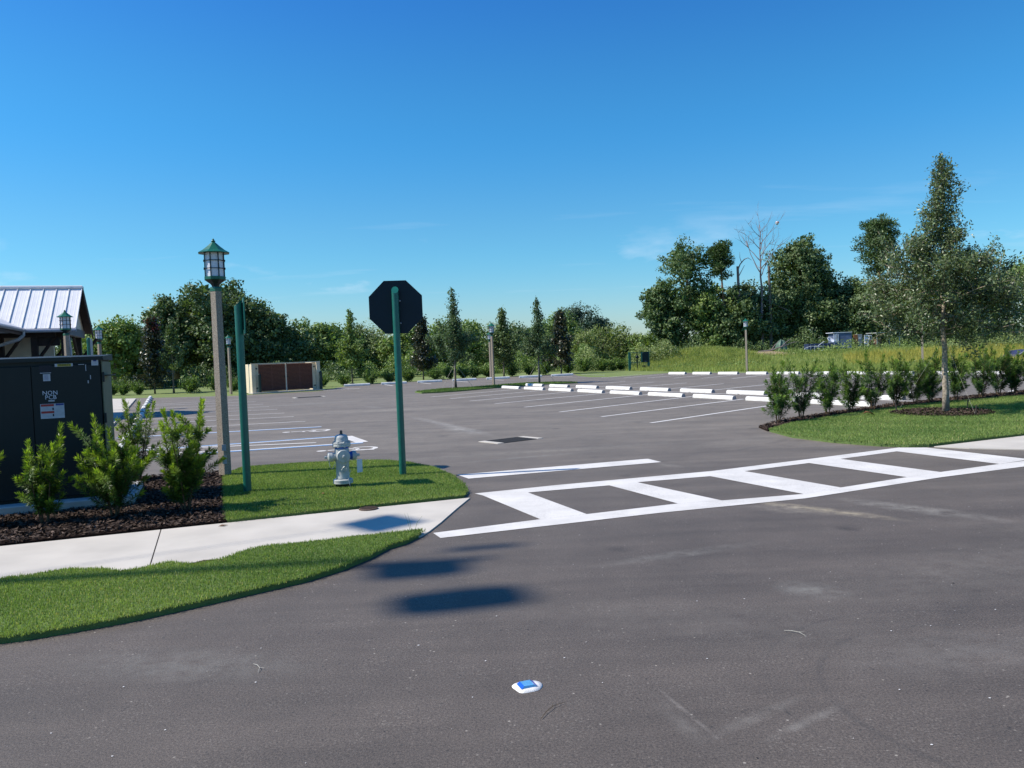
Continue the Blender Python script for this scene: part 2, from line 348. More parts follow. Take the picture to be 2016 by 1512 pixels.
def paint(name, col, wear):
    m, n, l, b = newmat(name); g = n.new('ShaderNodeNewGeometry')
    def noise(sc_, det, rg=.6):
        t = n.new('ShaderNodeTexNoise'); t.inputs['Scale'].default_value = sc_; t.inputs['Detail'].default_value = det; t.inputs['Roughness'].default_value = rg; l.new(g.outputs['Position'], t.inputs['Vector']); return t.outputs['Fac']
    def mapr(v, a, c):
        r = n.new('ShaderNodeMapRange'); r.inputs['From Min'].default_value = a; r.inputs['From Max'].default_value = c; l.new(v, r.inputs['Value']); return r.outputs[0]
    def mix(f, a, c):
        k = n.new('ShaderNodeMixRGB'); l.new(f, k.inputs[0])
        for i, v in ((1, a), (2, c)):
            if isinstance(v, tuple): k.inputs[i].default_value = (*v, 1)
            else: l.new(v, k.inputs[i])
        return k.outputs[0]
    c = mix(mapr(noise(2.2, 6), .35, .7), col, tuple(v*.80 for v in col))
    ad = n.new('ShaderNodeMath'); ad.operation = 'MULTIPLY'; l.new(mapr(noise(70, 4, .75), .56, .66), ad.inputs[0]); l.new(mapr(noise(1.6, 4), .40, .62), ad.inputs[1])
    a2 = n.new('ShaderNodeMath'); a2.operation = 'MULTIPLY'; a2.inputs[1].default_value = wear; l.new(ad.outputs[0], a2.inputs[0])
    c = mix(a2.outputs[0], c, (.12, .105, .095))
    l.new(c, b.inputs['Base Color']); b.inputs['Roughness'].default_value = .7; b.inputs['Specular IOR Level'].default_value = .3
    bp = n.new('ShaderNodeBump'); bp.inputs['Strength'].default_value = .35; bp.inputs['Distance'].default_value = .004; l.new(noise(110, 3), bp.inputs['Height']); l.new(bp.outputs[0], b.inputs['Normal'])
paint('paint_white', (.66, .63, .585), .65)
paint('paint_thin', (.66, .635, .60), .5)
pm('paint_blue', (.10, .28, .55), .65, .15, 9, .1, 120, spec=.3)
pm('pole_green', (.007, .112, .084), .34, .12, 8, 0, spec=.5)
pm('sign_back', (.002, .011, .019), .5, .1, 5, 0, spec=.3)
pm('lamp_green', (.006, .11, .060), .38, .12, 10, 0, spec=.5)
pm('lamp_dark', (.006, .018, .020), .45, .1, 10, 0, spec=.4)
pm('lamp_glass', (.72, .72, .76), .35, .03, 6, 0, spec=.5)
pm('lamp_post', (.29, .245, .195), .92, .55, 110, .5, 300, spec=.2, detail=2)
pm('hydrant_silver', (.42, .43, .41), .48, .12, 14, .08, 60, spec=.5)
pm('hydrant_blue', (.03, .10, .42), .5, .15, 12, 0, spec=.4)
pm('hydrant_dark', (.02, .022, .024), .7, .2, 12, .2, 60)
pm('brass', (.10, .08, .065), .5, .2, 20, 0, spec=.4)
pm('wire_steel', (.45, .45, .44), .4, .1, 30, 0, metal=.6)
pm('tag_white', (.62, .64, .66), .6, .08, 10)
pm('cabinet_green', (.006, .011, .011), .55, .1, 4, .05, 40, spec=.35)
pm('cabinet_trim', (.008, .014, .014), .6, .1, 6, 0, spec=.4)
pm('cabinet_side', (.135, .14, .085), .6, .1, 4, .05, 40)  # sunlit tone of the cabinet side painted in, far paler than the body
pm('black_decal', (.004, .004, .012), .5, .1, 10)
pm('sticker_white', (.42, .43, .46), .6, .06, 30)
pm('sticker_red', (.34, .035, .030), .6, .1, 30)
pm('sticker_blue', (.03, .05, .20), .6, .1, 30)
pm('letter_white', (.55, .56, .62), .6, .05, 30)
pm('plate_yellow', (.32, .27, .03), .5, .12, 30)
pm('plate_grey', (.36, .37, .40), .5, .1, 30)
pm('roof_metal', (.74, .725, .71), .45, .04, 3, 0, metal=.0, spec=.5)
pm('roof_seam', (.50, .52, .58), .4, .05, 3, 0, metal=.25, spec=.5)
pm('stucco', (.72, .64, .51), .9, .08, 3, .25, 120, spec=.15)
pm('stucco_enclosure', (.66, .56, .40), .9, .06, 3, .2, 120, spec=.15)
pm('timber_dark', (.024, .013, .010), .7, .3, 9, .2, 40)
pm('beam_grey', (.12, .125, .135), .7, .1, 8)
pm('gutter_metal', (.34, .35, .38), .4, .06, 8, 0, metal=.2)
pm('gate_slat', (.17, .065, .048), .6, .25, 20, .1, 40)
pm('gate_dark', (.070, .028, .022), .7, .2, 20)
pm('bollard_green', (.012, .030, .026), .55, .15, 12)
pm('iron_grate', (.020, .020, .021), .75, .3, 30, .2, 80)
pm('cover_brown', (.085, .055, .038), .85, .3, 60, .4, 120)
pm('bark_oak', (.30, .25, .19), .92, .45, 22, 1.0, 40, spec=.15)
pm('bark_grey', (.16, .13, .10), .92, .35, 14, .8, 30, spec=.15)
pm('bark_pine', (.19, .115, .075), .92, .35, 9, .8, 20, spec=.15)
pm('bark_dead', (.22, .17, .165), .9, .25, 8, .5, 20, spec=.15)
pm('stem_brown', (.10, .07, .04), .9, .3, 30, 0, spec=.15)
pm('marker_white', (.68, .66, .63), .8, .08, 60, .3, 200)
pm('marker_blue', (.015, .10, .62), .25, .2, 80, 0, spec=.6)
pm('marker_face', (.10, .30, .52), .2, .15, 80, 0, spec=.7)
pm('rope_pale', (.42, .40, .34), .8, .1, 30)
pm('stake_dark', (.06, .05, .045), .8, .1, 30)
pm('trailer_blue', (.085, .115, .20), .5, .25, 2.0, 0, spec=.4)
pm('trailer_navy', (.022, .036, .085), .55, .3, 2.5, 0, spec=.35)
pm('junk_white', (.55, .58, .64), .6, .25, 3)
pm('junk_grey', (.30, .31, .30), .7, .15, 3)
pm('rust', (.36, .15, .055), .85, .35, 4, .2, 20)
pm('junk_brown', (.14, .075, .05), .9, .4, 5)
pm('tarp_green', (.11, .17, .12), .7, .25, 2)
pm('tarp_navy', (.020, .026, .075), .65, .25, 2)
pm('tyre', (.012, .012, .013), .8, .1, 10)
pm('dead_leaf', (.16, .065, .025), .8, .3, 30)
pm('mast_steel', (.35, .36, .37), .4, .08, 4, 0, metal=.6)
pm('kite_red', (.55, .12, .08), .6, .1, 5)
leafmat('leaf_podo', (0.052, 0.110, 0.020), (0.330, 0.440, 0.045), .42, .30, .35)
leafmat('leaf_podo_dark', (0.042, 0.095, 0.028), (0.190, 0.290, 0.045), .42, .25, .4)
leafmat('leaf_oak', (.072, .110, .046), (.185, .225, .100), .38, .22, .5, .5)
leafmat('leaf_oak_far', (.066, .112, .056), (.145, .200, .092), .5, .2, .4)
leafmat('leaf_magnolia', (0.024, 0.044, 0.020), (0.095, 0.078, 0.042), .3, .10, .5, .6)
leafmat('leaf_magnolia_red', (0.063, 0.017, 0.017), (0.168, 0.028, 0.025), .35, .15, .4, .5)
leafmat('leaf_dark', (.074, .114, .046), (.165, .218, .086), .45, .18, .4)
leafmat('leaf_mid', (.116, .180, .054), (.245, .310, .094), .5, .25, .4)
leafmat('leaf_light', (.140, .185, .070), (.265, .305, .120), .55, .28, .4)
leafmat('leaf_feather', (.070, .118, .048), (.150, .205, .080), .5, .25, .4)
leafmat('leaf_pine', (.052, .092, .036), (.105, .155, .055), .5, .15, .4)
leafmat('leaf_hazy', (.060, .098, .070), (.095, .142, .095), .6, .15, .35)
leafmat('leaf_bush', (.068, .122, .038), (.210, .290, .070), .45, .25, .4)
leafmat('blade_turf', (.145, .215, .062), (.270, .330, .105), .6, .35, .4, .15, (.46, .40, .20))
leafmat('blade_far', (.085, .150, .040), (.160, .220, .060), .6, .3, .3, .2)
leafmat('blade_meadow', (.200, .255, .072), (.390, .400, .130), .6, .35, .4, .15)
leafmat('blade_yellow', (.30, .29, .07), (.52, .43, .11), .6, .35, .35, .15)
leafmat('mulch_chip', (.034, .023, .018), (.125, .090, .070), .85, 0, .5, .1)

# ------------------------------------------------------------------ the ground
ground = MB().sheet([(-1500, -400), (1500, -400), (1500, 2000), (-1500, 2000)], -.02).build('ground', MATS['field']); tag(ground, kind='structure')
ASPH = [(-70, -45), (70, -45), (70, -8), (42, 15), (29, 28.6), (23.15, 35.33), (18.52, 41.16), (15.33, 47.92), (11.19, 55.13), (9.0, 52.75), (7.4, 51.2), (6.36, 50.85), (5.19, 52.46), (4.75, 56.41), (4.96, 62.2),
        (-.29, 60.83), (-4.23, 60.4), (-7.78, 57.66), (-10.88, 54.4), (-11.36, 50.96), (-11.2, 48.13), (-11.32, 45.83), (-14.83, 44.4), (-15.16, 43.6), (-16.6, 44.01), (-19.84, 45.0), (-23.93, 46.53), (-33, 49.5), (-50, 40)]
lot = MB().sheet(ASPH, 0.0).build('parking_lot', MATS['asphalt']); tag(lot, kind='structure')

LAWN_L = [(-4.34, 11.6), (-4.31, 12.37), (-3.86, 12.5), (-3.4, 12.6), (-2.59, 12.65), (-2.08, 12.54), (-1.71, 12.23), (-1.24, 11.56), (-.87, 10.66), (-.67, 9.87), (-.6, 9.42), (-.62, 9.10), (-1.48, 8.77), (-2.3, 8.45), (-3.04, 8.16), (-3.45, 9.2)]
STRIP = [(-9.5, 4.05), (-8, 4.55), (-6, 5.32), (-4.9, 5.80), (-4.11, 6.13), (-3.91, 6.2), (-3.71, 6.35), (-3.35, 6.3), (-3.18, 6.2), (-3.03, 6.31), (-2.92, 6.45), (-2.66, 6.34), (-2.47, 6.5), (-2.38, 6.73), (-2.26, 6.89), (-1.92, 6.97), (-1.49, 7.13), (-1.04, 7.28), (-.91, 7.31),
         (-.9, 7.23), (-1.01, 6.93), (-1.14, 6.77), (-1.24, 6.46), (-1.4, 6.13), (-1.62, 5.84), (-1.81, 5.68), (-2.07, 5.46), (-2.31, 5.26), (-2.53, 5.09), (-2.78, 4.94), (-2.96, 4.85), (-3.07, 4.79), (-3.21, 4.75), (-4.5, 4.2), (-7, 3.1), (-9.5, 1.9)]
LAWN_R = [(4.9, 14.95), (4.93, 13.82), (5.27, 12.9), (5.72, 12.24), (6.07, 11.99), (6.36, 11.96), (8.46, 12.86), (14, 14.95), (24, 18.7), (24, 25.1), (18, 22.9), (13.75, 20.99), (10.98, 19.84), (9.17, 18.79), (7.19, 17.28), (5.72, 16.02)]
MULCH_R = [(4.95, 15.77), (5.93, 17.05), (7.72, 18.55), (9.83, 20.13), (11.81, 21.35), (15.13, 23.1), (24, 26.6), (24, 25.15), (18, 22.95), (13.75, 21.04), (10.98, 19.89), (9.17, 18.84), (7.19, 17.33), (5.72, 16.07), (4.88, 15.0)]
MULCH_L = [(-9.5, 5.78), (-4.97, 7.48), (-3.06, 8.17), (-3.47, 9.2), (-4.36, 11.6), (-4.42, 12.05), (-6.6, 11.5), (-10.5, 9.9), (-12, 9.0)]
ISLAND = [(-4.81, 38.66), (-4.3, 37.2), (-3.6, 37.3), (-2.67, 37.9), (-1.5, 39.4), (-.56, 40.6), (.88, 42.0), (2.52, 42.3), (3.58, 42.6), (3.2, 43.7), (2.4, 44.5), (.92, 44.9), (-.54, 43.6), (-1.59, 42.2), (-2.89, 41.1), (-3.84, 40.7)]

def inside(poly, P):
    x, y = P[:, 0], P[:, 1]; r = np.zeros(len(P), bool); n = len(poly)
    for i in range(n):
        x1, y1 = poly[i]; x2, y2 = poly[(i+1) % n]
        c = ((y1 > y) != (y2 > y)) & (x < (x2-x1)*(y-y1)/(y2-y1+1e-12)+x1); r ^= c
    return r
def scatter(poly, dens, grow=0.0):
    a = np.array(poly); lo, hi = a.min(0)-grow, a.max(0)+grow
    n = int(dens*(hi[0]-lo[0])*(hi[1]-lo[1]))
    P = lo+rng.random((n, 2))*(hi-lo); return P[inside(poly, P)]

for poly, z1, nm in ((LAWN_L, .045, 'lawn'), (STRIP, .045, 'lawn'), (LAWN_R, .05, 'lawn'), (ISLAND, .06, 'lawn')):
    tag(MB().prism(poly, -.015, z1).build(nm, MATS['turf']), kind='structure')
for poly in (MULCH_L, MULCH_R):
    tag(MB().prism(poly, -.015, .03).build('mulch_bed', MATS['mulch_base']), kind='structure')

def blades(name, poly, dens, h, w, z, matn, label, lean=.5, cat='grass', zf=None, hvar=.35, edge=0.0):
    P = scatter(poly, dens)
    if edge:                                            # ragged tufts hanging over the lawn edge
        a = np.array(poly); b = np.roll(a, -1, 0); ln = np.linalg.norm(b-a, axis=1)
        k = rng.choice(len(a), int(edge*ln.sum()), p=ln/ln.sum()); t = rng.random(len(k))[:, None]
        E_ = a[k]+(b[k]-a[k])*t+rng.normal(0, .018, (len(k), 2)); P = np.concatenate([P, E_])
    n = len(P); zz = np.full(n, z) if zf is None else zf(P[:, 0], P[:, 1])
    base = np.c_[P, zz]
    az = rng.random(n)*2*math.pi; side = np.c_[np.cos(az), np.sin(az), np.zeros(n)]
    hh = h*(1+rng.normal(0, hvar, n)).clip(.3, 2.2)
    az2 = rng.random(n)*2*math.pi; ld = np.c_[np.cos(az2), np.sin(az2), np.zeros(n)]*(rng.random(n)*lean)[:, None]
    tip = base+(np.array([0, 0, 1])+ld)*hh[:, None]
    v = np.stack([base-side*w/2, base+side*w/2, tip], 1).reshape(-1, 3)
    pt = np.clip(.36+.42*np.sin(P[:, 0]*2.1+1.3*np.sin(P[:, 1]*1.7))*np.sin(P[:, 1]*2.6+.8)+rng.normal(0, .22, n), 0, 1)
    dry = .035+.10*np.clip(np.sin(P[:, 0]*1.3+2.0)*np.sin(P[:, 1]*1.9+.5)-.35, 0, 1)
    pt = np.where(rng.random(n) < dry, 1.5, pt)
    me = np_mesh(name, v, 3, np.arange(len(v)), np.repeat(pt, 3))
    return tag(add_obj(name, me, MATS[matn]), label, cat, kind='stuff')
blades('turf_grass', LAWN_L, 9500, .020, .009, .042, 'blade_turf', 'short mown green turf around the fire hydrant', edge=420)
blades('turf_grass', [p for p in STRIP if p[0] > -6.5], 15000, .017, .0065, .042, 'blade_turf', 'strip of short green turf between pale sidewalk and road', edge=700)
blades('turf_grass', [p for p in LAWN_R if p[0] < 20], 2400, .026, .014, .046, 'blade_turf', 'mown turf around the young oak at right', edge=160)
blades('turf_grass', ISLAND, 500, .045, .03, .055, 'blade_far', 'narrow turf island in the middle of the lot')

def chips(name, poly, dens, z, size, label):
    P = scatter(poly, dens); n = len(P); C = np.c_[P, z+rng.random(n)*.03]
    T = np.c_[rng.normal(0, 1, (n, 2)), rng.normal(0, .35, n)]; N = np.c_[rng.normal(0, .55, (n, 2)), np.ones(n)]
    me = leaf_mesh(name, C, T, N, size*(.6+rng.random(n)), size*.32*(.6+rng.random(n)), rng.random(n)**2.2)
    return tag(add_obj(name, me, MATS['mulch_chip']), label, 'mulch', kind='stuff')
chips('mulch_chips', [p for p in MULCH_L], 1500, .03, .055, 'dark brown bark mulch under the near shrubs')
chips('mulch_chips', [p for p in MULCH_R if p[0] < 20], 450, .03, .075, 'dark mulch strip under the right hedge')

# ------------------------------------------------------------------ sidewalks
def lerp2(a, b, t): return (a[0]+(b[0]-a[0])*t, a[1]+(b[1]-a[1])*t)
walk = thing('sidewalk', None, None); tag(walk, kind='structure')
backA, backB = (-4.97, 7.44), (-.54, 9.07); frontA, frontB = (-4.06, 6.06), (-.9, 7.19)
def on(a, b, u):    # point on the line a-b with site coordinate u
    a_, b_ = np.array(a), np.array(b); ua, ub = a_@U, b_@U; return tuple(a_+(b_-a_)*(u-ua)/(ub-ua))
uj = np.array([-3.3, 7.05])@U
prev = None
cuts = [uj-6.6, uj-3.3, uj]
for u0, u1 in zip(cuts[:-1], cuts[1:]):
    q = [on(backA, backB, u0+.006), on(backA, backB, u1-.006), on(frontA, frontB, u1-.006), on(frontA, frontB, u0+.006)]
    MB().prism(q, -.01, .014).build('slab', MATS['concrete_white'], walk)
endc = [(-.54, 9.07), (-.65, 8.46), (-.76, 7.78), (-.84, 7.37), (-.9, 7.19)]
MB().prism([on(backA, backB, uj+.006)]+endc+[on(frontA, frontB, uj+.006)], -.01, .014).build('slab', MATS['concrete_white'], walk)
walk2 = thing('sidewalk', None, None); tag(walk2, kind='structure')
wb0, wb1 = np.array([6.40, 11.93]), np.array([8.50, 12.83]); wd = U
q0 = [(6.42, 11.92), (6.75, 11.57), (7.36, 11.24), (9.6, 11.75), (8.9, 13.02), (8.46, 12.83)]
MB().prism(q0, -.01, .014).build('slab', MATS['concrete_white'], walk2)
for k in range(4):
    a = np.array([9.62, 11.76])+U*3.3*k; b_ = np.array([8.92, 13.03])+U*3.3*k
    MB().prism([tuple(a+U*.012), tuple(a+U*3.288), tuple(b_+U*3.288), tuple(b_+U*.012)], -.01, .014).build('slab', MATS['concrete_white'], walk2)
# walk along the building
bw0, bw1, bw2, bw3 = (-21.06, 43.75), (-10.2, 19.4), (-12.4, 18.4), (-23.4, 44.9)
walk3 = thing('sidewalk', None, None); tag(walk3, kind='structure')
for k in range(8):
    t0, t1 = k/8+.0006, (k+1)/8-.0006
    MB().prism([lerp2(bw0, bw1, t0), lerp2(bw0, bw1, t1), lerp2(bw3, bw2, t1), lerp2(bw3, bw2, t0)], -.01, .06).build('slab', MATS['concrete_white'], walk3)

# ------------------------------------------------------------------ painted markings (parts of the lot)
def mark(name, poly, z=.004, m='paint_white'): return MB().sheet([tuple(p) for p in poly], z).build(name, MATS[m], lot)
def line(name, a, b, w=.1, z=.004, m='paint_thin'):
    a, b = np.array(a, float), np.array(b, float); d = (b-a)/np.linalg.norm(b-a); nrm = np.array([-d[1], d[0]])*w/2
    return mark(name, [a+nrm, b+nrm, b-nrm, a-nrm], z, m)
mark('stop_bar', [(-.82, 10.96), (2.02, 11.84), (2.15, 11.43), (-.64, 10.57)])
mark('crosswalk_edge', [(-.71, 7.12), (.4, 7.5), (1.45, 7.86), (3.08, 8.31), (3.56, 8.54), (5.08, 9.28), (6.41, 9.81), (9.5, 11.02), (9.36, 11.36), (6.27, 10.08), (5.26, 9.64), (4.71, 9.37), (3.7, 8.86), (3.16, 8.56), (2.21, 8.37), (1.72, 8.3), (.71, 7.93), (.23, 7.77), (-.8, 7.34)])
mark('crosswalk_edge', [(-.5, 9.39), (.54, 9.78), (2.62, 10.41), (4.22, 11.17), (5.93, 12.01), (6.05, 11.72), (5.69, 11.6), (4.62, 11.06), (4.07, 10.79), (3.03, 10.3), (2.5, 10.0), (1.52, 9.75), (1.15, 9.6), (.14, 9.32), (-.4, 9.24)])
for q in ([(-.4, 9.24), (.14, 9.32), (.71, 7.93), (.23, 7.77)], [(1.15, 9.6), (1.52, 9.75), (2.21, 8.37), (1.72, 8.3)], [(2.5, 10.0), (3.03, 10.3), (3.7, 8.86), (3.16, 8.56)],
          [(4.07, 10.79), (4.62, 11.06), (5.26, 9.64), (4.71, 9.37)], [(5.69, 11.6), (5.95, 11.985), (6.28, 11.88), (6.86, 10.36), (6.27, 10.08)]):
    mark('crosswalk_bar', q, .0045)
# centre stalls
Ls = [(-3.52, 33.68), (-2.53, 31.61), (-1.61, 29.34), (-.63, 27.09), (.36, 24.69), (1.31, 22.08), (2.25, 19.91), (3.11, 17.69)]
rowA0, rowAs = np.array([-.48, 40.09]), np.array([1.097, -2.303])
for k, p in enumerate(Ls):
    if k == 7: e = (7.2, 21.6)
    else:
        e = rowA0+rowAs*(k+.93)+np.array([.15, .45])
    line('stall_line', p, e, .11)
# far side of the double row
for k in range(11):
    s_ = np.array([1.1, 41.2])+np.array([1.15, -2.33])*(k); line('stall_line', s_-np.array([.25, .25]), s_+np.array([3.9, 3.6]), .11)
line('stall_line', (.9, 41.0), (13.2, 16.2), .11)
# far right row
for k in range(-1, 9):
    s_ = np.array([10.2, 52.2])+np.array([1.154, -1.85])*k; line('stall_line', s_-np.array([.1, .2]), s_-np.array([3.3, 3.9]), .11)
# far left row: stall lines
for k in range(7):
    s_ = np.array([-8.95, 54.2])+np.array([2.37, .85])*k; line('stall_line', s_, s_+np.array([1.3, -4.0]), .13)
line('stall_line', (-11.2, 46.4), (-9.2, 47.6), .13); line('stall_line', (-10.9, 49.2), (-9.2, 47.6), .13)
# left stalls
for a, b_ in (((-14.31, 38.02), (-13.44, 38.53)), ((-13.39, 35.57), (-11.68, 35.6)), ((-12.39, 32.9), (-10.53, 33.0)), ((-11.56, 30.67), (-9.62, 30.85)), ((-10.78, 28.6), (-8.69, 28.8)), ((-9.86, 26.15), (-7.72, 26.4)), ((-9.11, 24.13), (-6.87, 24.45)), ((-8.23, 21.77), (-5.93, 22.28))):
    a, b_ = np.array(a), np.array(b_); d = (b_-a)/np.linalg.norm(b_-a); line('stall_line', b_-d*4.7, b_, .1)
def dline(a, b_, flip):
    a, b_ = np.array(a), np.array(b_); d = (b_-a)/np.linalg.norm(b_-a); n_ = np.array([-d[1], d[0]])*flip
    line('stall_line', b_-d*4.9, b_, .105, m='paint_white'); line('stall_line', b_-d*4.9+n_*.11, b_+n_*.11, .10, .0042, 'paint_blue')
dline((-7.45, 19.7), (-4.97, 20.2), -1); dline((-6.21, 16.38), (-3.7, 17.31), 1); dline((-5.75, 15.14), (-3.08, 15.87), -1)
line('hatch_bar', (-3.72, 17.3), (-3.1, 15.9), .26, .0046, 'paint_white')
line('hatch_bar', (-7.9, 16.05), (-4.1, 16.15), .12, .0046, 'paint_white'); line('hatch_bar', (-5.6, 15.35), (-9.2, 14.9), .12, .0046, 'paint_white'); line('hatch_bar', (-6.6, 16.5), (-9.6, 16.3), .12, .0046, 'paint_white')
def wheelchair(cx, cy, ang, s=1.0):
    """painted wheelchair symbol lying in the stall, head towards -x"""
    c_, s_ = math.cos(ang), math.sin(ang)
    mb = MB()
    def P(x, y): return (cx+(x*c_-y*s_)*s, cy+(x*s_+y*c_)*s)
    arc = [math.radians(a) for a in range(-150, 125, 15)]
    ring = [P(.25+.42*math.cos(a), .42*math.sin(a)) for a in arc]+[P(.25+.29*math.cos(a), .29*math.sin(a)) for a in arc[::-1]]
    for i in range(len(arc)-1):
        k = len(ring)-1; mb.sheet([ring[i], ring[i+1], ring[k-i-1], ring[k-i]], .0048)
    for a, b_, w in (((-.62, .12), (.12, .12), .13), ((.12, .12), (.12, -.26), .12), ((.1, -.22), (.5, -.42), .12), ((-.25, .1), (-.22, -.2), .09)):
        d = np.array(b_)-np.array(a); d = d/np.linalg.norm(d); nn = np.array([-d[1], d[0]])*w/2
        mb.sheet([P(*(np.array(a)+nn)), P(*(np.array(b_)+nn)), P(*(np.array(b_)-nn)), P(*(np.array(a)-nn))], .0050)
    mb.sheet([P(-.78+.13*math.cos(t), .12+.13*math.sin(t)) for t in np.linspace(0, 2*math.pi, 14, endpoint=False)], .0048)
    return mb.build('wheelchair_symbol', MATS['paint_white'], lot)
wheelchair(-4.95, 19.0, R(20), .72); wheelchair(-3.05, 14.68, R(20), .72)

# small litter of the road surface: dark gum spots and pale chips
def speck(n, poly, lab, matn, r):
    P = scatter(poly, n); m_ = MB()
    for x, y in P:
        k = rng.integers(5, 8); rr = r*(.4+rng.random()*1.1); ph = rng.random()*6
        m_.sheet([(x+rr*math.cos(ph+t)*(.7+.6*rng.random()), y+rr*.8*math.sin(ph+t)) for t in np.linspace(0, 2*math.pi, k, endpoint=False)], .003)
    return tag(m_.build('road_specks', MATS[matn]), lab, 'specks', kind='stuff')
speck(2.2, [(-4, 2.6), (6, 2.6), (8, 9), (-.5, 7)], 'tiny pale chips scattered over the near asphalt', 'marker_white', .0045)
speck(.5, [(-4, 2.6), (6, 2.6), (8, 9), (-.5, 7)], 'small dark gum spots on the near asphalt', 'tyre', .007)

# ------------------------------------------------------------------ wheel stops
prof = [(-.085, 0), (-.085, .05), (-.07, .095), (-.035, .125), (.035, .125), (.07, .095), (.085, .05), (.085, 0)]
def stop_meshes(L=2.0):
    mb = MB(); n = len(prof)
    vs_ = [(x, p[0], p[1]) for x in (-L/2+.008, L/2-.008) for p in prof]
    mb.add(vs_, [(i, i+1, n+i+1, n+i) for i in range(n-1)]+[(n-1, 0, n, 2*n-1)])
    es = []
    for s_ in (-1, 1):
        e = MB(); es.append(e)
        vs_ = [(s_*(L/2-.008), p[0], p[1]) for p in prof]+[(s_*L/2, p[0]*.9, p[1]*.93) for p in prof]
        e.add(vs_, [(i, (i+1) % n, n+(i+1) % n, n+i) for i in range(n)]+[tuple(range(n, 2*n))])
    return mb.mesh('body'), [e.mesh('end_face') for e in es]
sb_me, se_me = stop_meshes(); sb_me.materials.append(MATS['concrete_stop']); [m_.materials.append(MATS['stop_end_shaded']) for m_ in se_me]
ORD = ['first', 'second', 'third', 'fourth', 'fifth', 'sixth', 'seventh', 'eighth', 'ninth', 'tenth', 'eleventh', 'twelfth', 'thirteenth', 'fourteenth', 'fifteenth', 'sixteenth', 'seventeenth', 'eighteenth', 'nineteenth', 'twentieth', 'twenty-first', 'twenty-second', 'twenty-third', 'twenty-fourth', 'twenty-fifth']
def stop_row(start, step, n, L, dirv, lab, group, hs_=1.0):
    a = math.atan2(dirv[1], dirv[0])
    for k in range(n):
        p = np.array(start)+np.array(step)*k
        t = thing('wheel_stop', lab % ORD[k], 'wheel stop', (p[0]+math.cos(a)*L/2, p[1]+math.sin(a)*L/2, .001), a+random.uniform(-.02, .02), group)
        t.scale = (L/2.0, hs_, hs_)
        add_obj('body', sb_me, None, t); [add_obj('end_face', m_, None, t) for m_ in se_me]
stop_row((-.48, 40.09), (1.097, -2.303), 9, 2.0, (1.097, -2.303), 'white concrete wheel stop, %s from the lamp in the front centre row', 'wheel stops of the front centre row', .95)
stop_row((.78, 41.85), (1.15, -2.33), 9, 1.85, (1.15, -2.33), 'white concrete wheel stop, %s from the lamp in the rear centre row', 'wheel stops of the rear centre row', 1.0)
stop_row((10.46, 51.84), (1.154, -1.85), 12, 1.5, (1.154, -1.85), 'white concrete wheel stop, %s from the green utility rack along the meadow', 'wheel stops along the meadow', 1.2)
stop_row((-11.3, 52.6), (2.37, .86), 7, 1.75, (2.37, .86), 'white concrete wheel stop, %s from the trash enclosure along the hedge', 'wheel stops along the hedge', 1.2)
stop_row((-20.6, 44.5), (1.04, -2.36), 13, 1.85, (1.04, -2.36), 'grey-white wheel stop, %s from the far lawn in the row by the building', 'wheel stops by the building', 1.2)

# ------------------------------------------------------------------ drains, covers, marker
def drain(name, label, c, ang, L, Wd):
    t = thing(name, label, 'drain', (c[0], c[1], 0), ang)
    for s_ in (-1, 1): MB().box((s_*(L/2-.075), 0, .004), (.15, Wd, .012)).build('concrete_collar', MATS['concrete_white'], t)
    g_ = MB(); gl = L-.32
    g_.box((0, Wd/2-.02, .002), (gl, .03, .014)).box((0, -Wd/2+.02, .002), (gl, .03, .014))
    nb = int(gl/.065)
    for k in range(nb+1): g_.box((-gl/2+gl*k/nb, 0, .003), (.022, Wd-.05, .012))
    for y in (-Wd/6, Wd/6): g_.box((0, y, .0), (gl, .02, .010))
    g_.build('grate', MATS['iron_grate'], t)
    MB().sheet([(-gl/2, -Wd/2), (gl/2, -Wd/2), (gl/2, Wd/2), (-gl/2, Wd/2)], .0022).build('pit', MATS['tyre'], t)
drain('storm_drain', 'black storm drain grate with white ends in the middle of the lot', (-.06, 15.22), R(38), 1.12, .62)
drain('storm_drain', 'small storm drain in front of the trash enclosure', (-9.9, 38.1), R(26), 1.5, .7)
for (x, y, lab) in ((-1.64, 8.60, 'round brown valve cover at the lawn edge below the hydrant'), (-2.6, 6.45, 'round brown valve cover half under the front grass strip')):
    t = thing('valve_cover', lab, 'cover', (x, y, .014), 0)
    MB().lathe([(.105, 0), (.105, .012), (.095, .016), (0, .017)], 20).build('lid', MATS['cover_brown'], t)
    r_ = MB()
    for k in range(-3, 4): r_.box((0, k*.024, .0175), (2*math.sqrt(max(.09**2-(k*.024)**2, .0004)), .008, .004))
    r_.build('ribs', MATS['cover_brown'], t)
t = thing('pavement_marker', 'blue raised reflector on a blob of white epoxy in the road', 'road marker', (.018, 3.83, 0), R(20))
blob = [(.074*math.cos(a)*(1+.12*math.sin(3*a+1)), .074*math.sin(a)*(1+.16*math.cos(2*a))) for a in np.linspace(0, 2*math.pi, 22, endpoint=False)]
mb = MB(); n = len(blob)
mb.add([(x, y, .001) for x, y in blob]+[(x*.93, y*.93, .008) for x, y in blob]+[(x*.6, y*.6, .012) for x, y in blob], [(i, (i+1) % n, n+(i+1) % n, n+i) for i in range(n)]+[(n+i, n+(i+1) % n, 2*n+(i+1) % n, 2*n+i) for i in range(n)]+[tuple(range(2*n, 3*n))])
mb.build('epoxy', MATS['marker_white'], t, True)
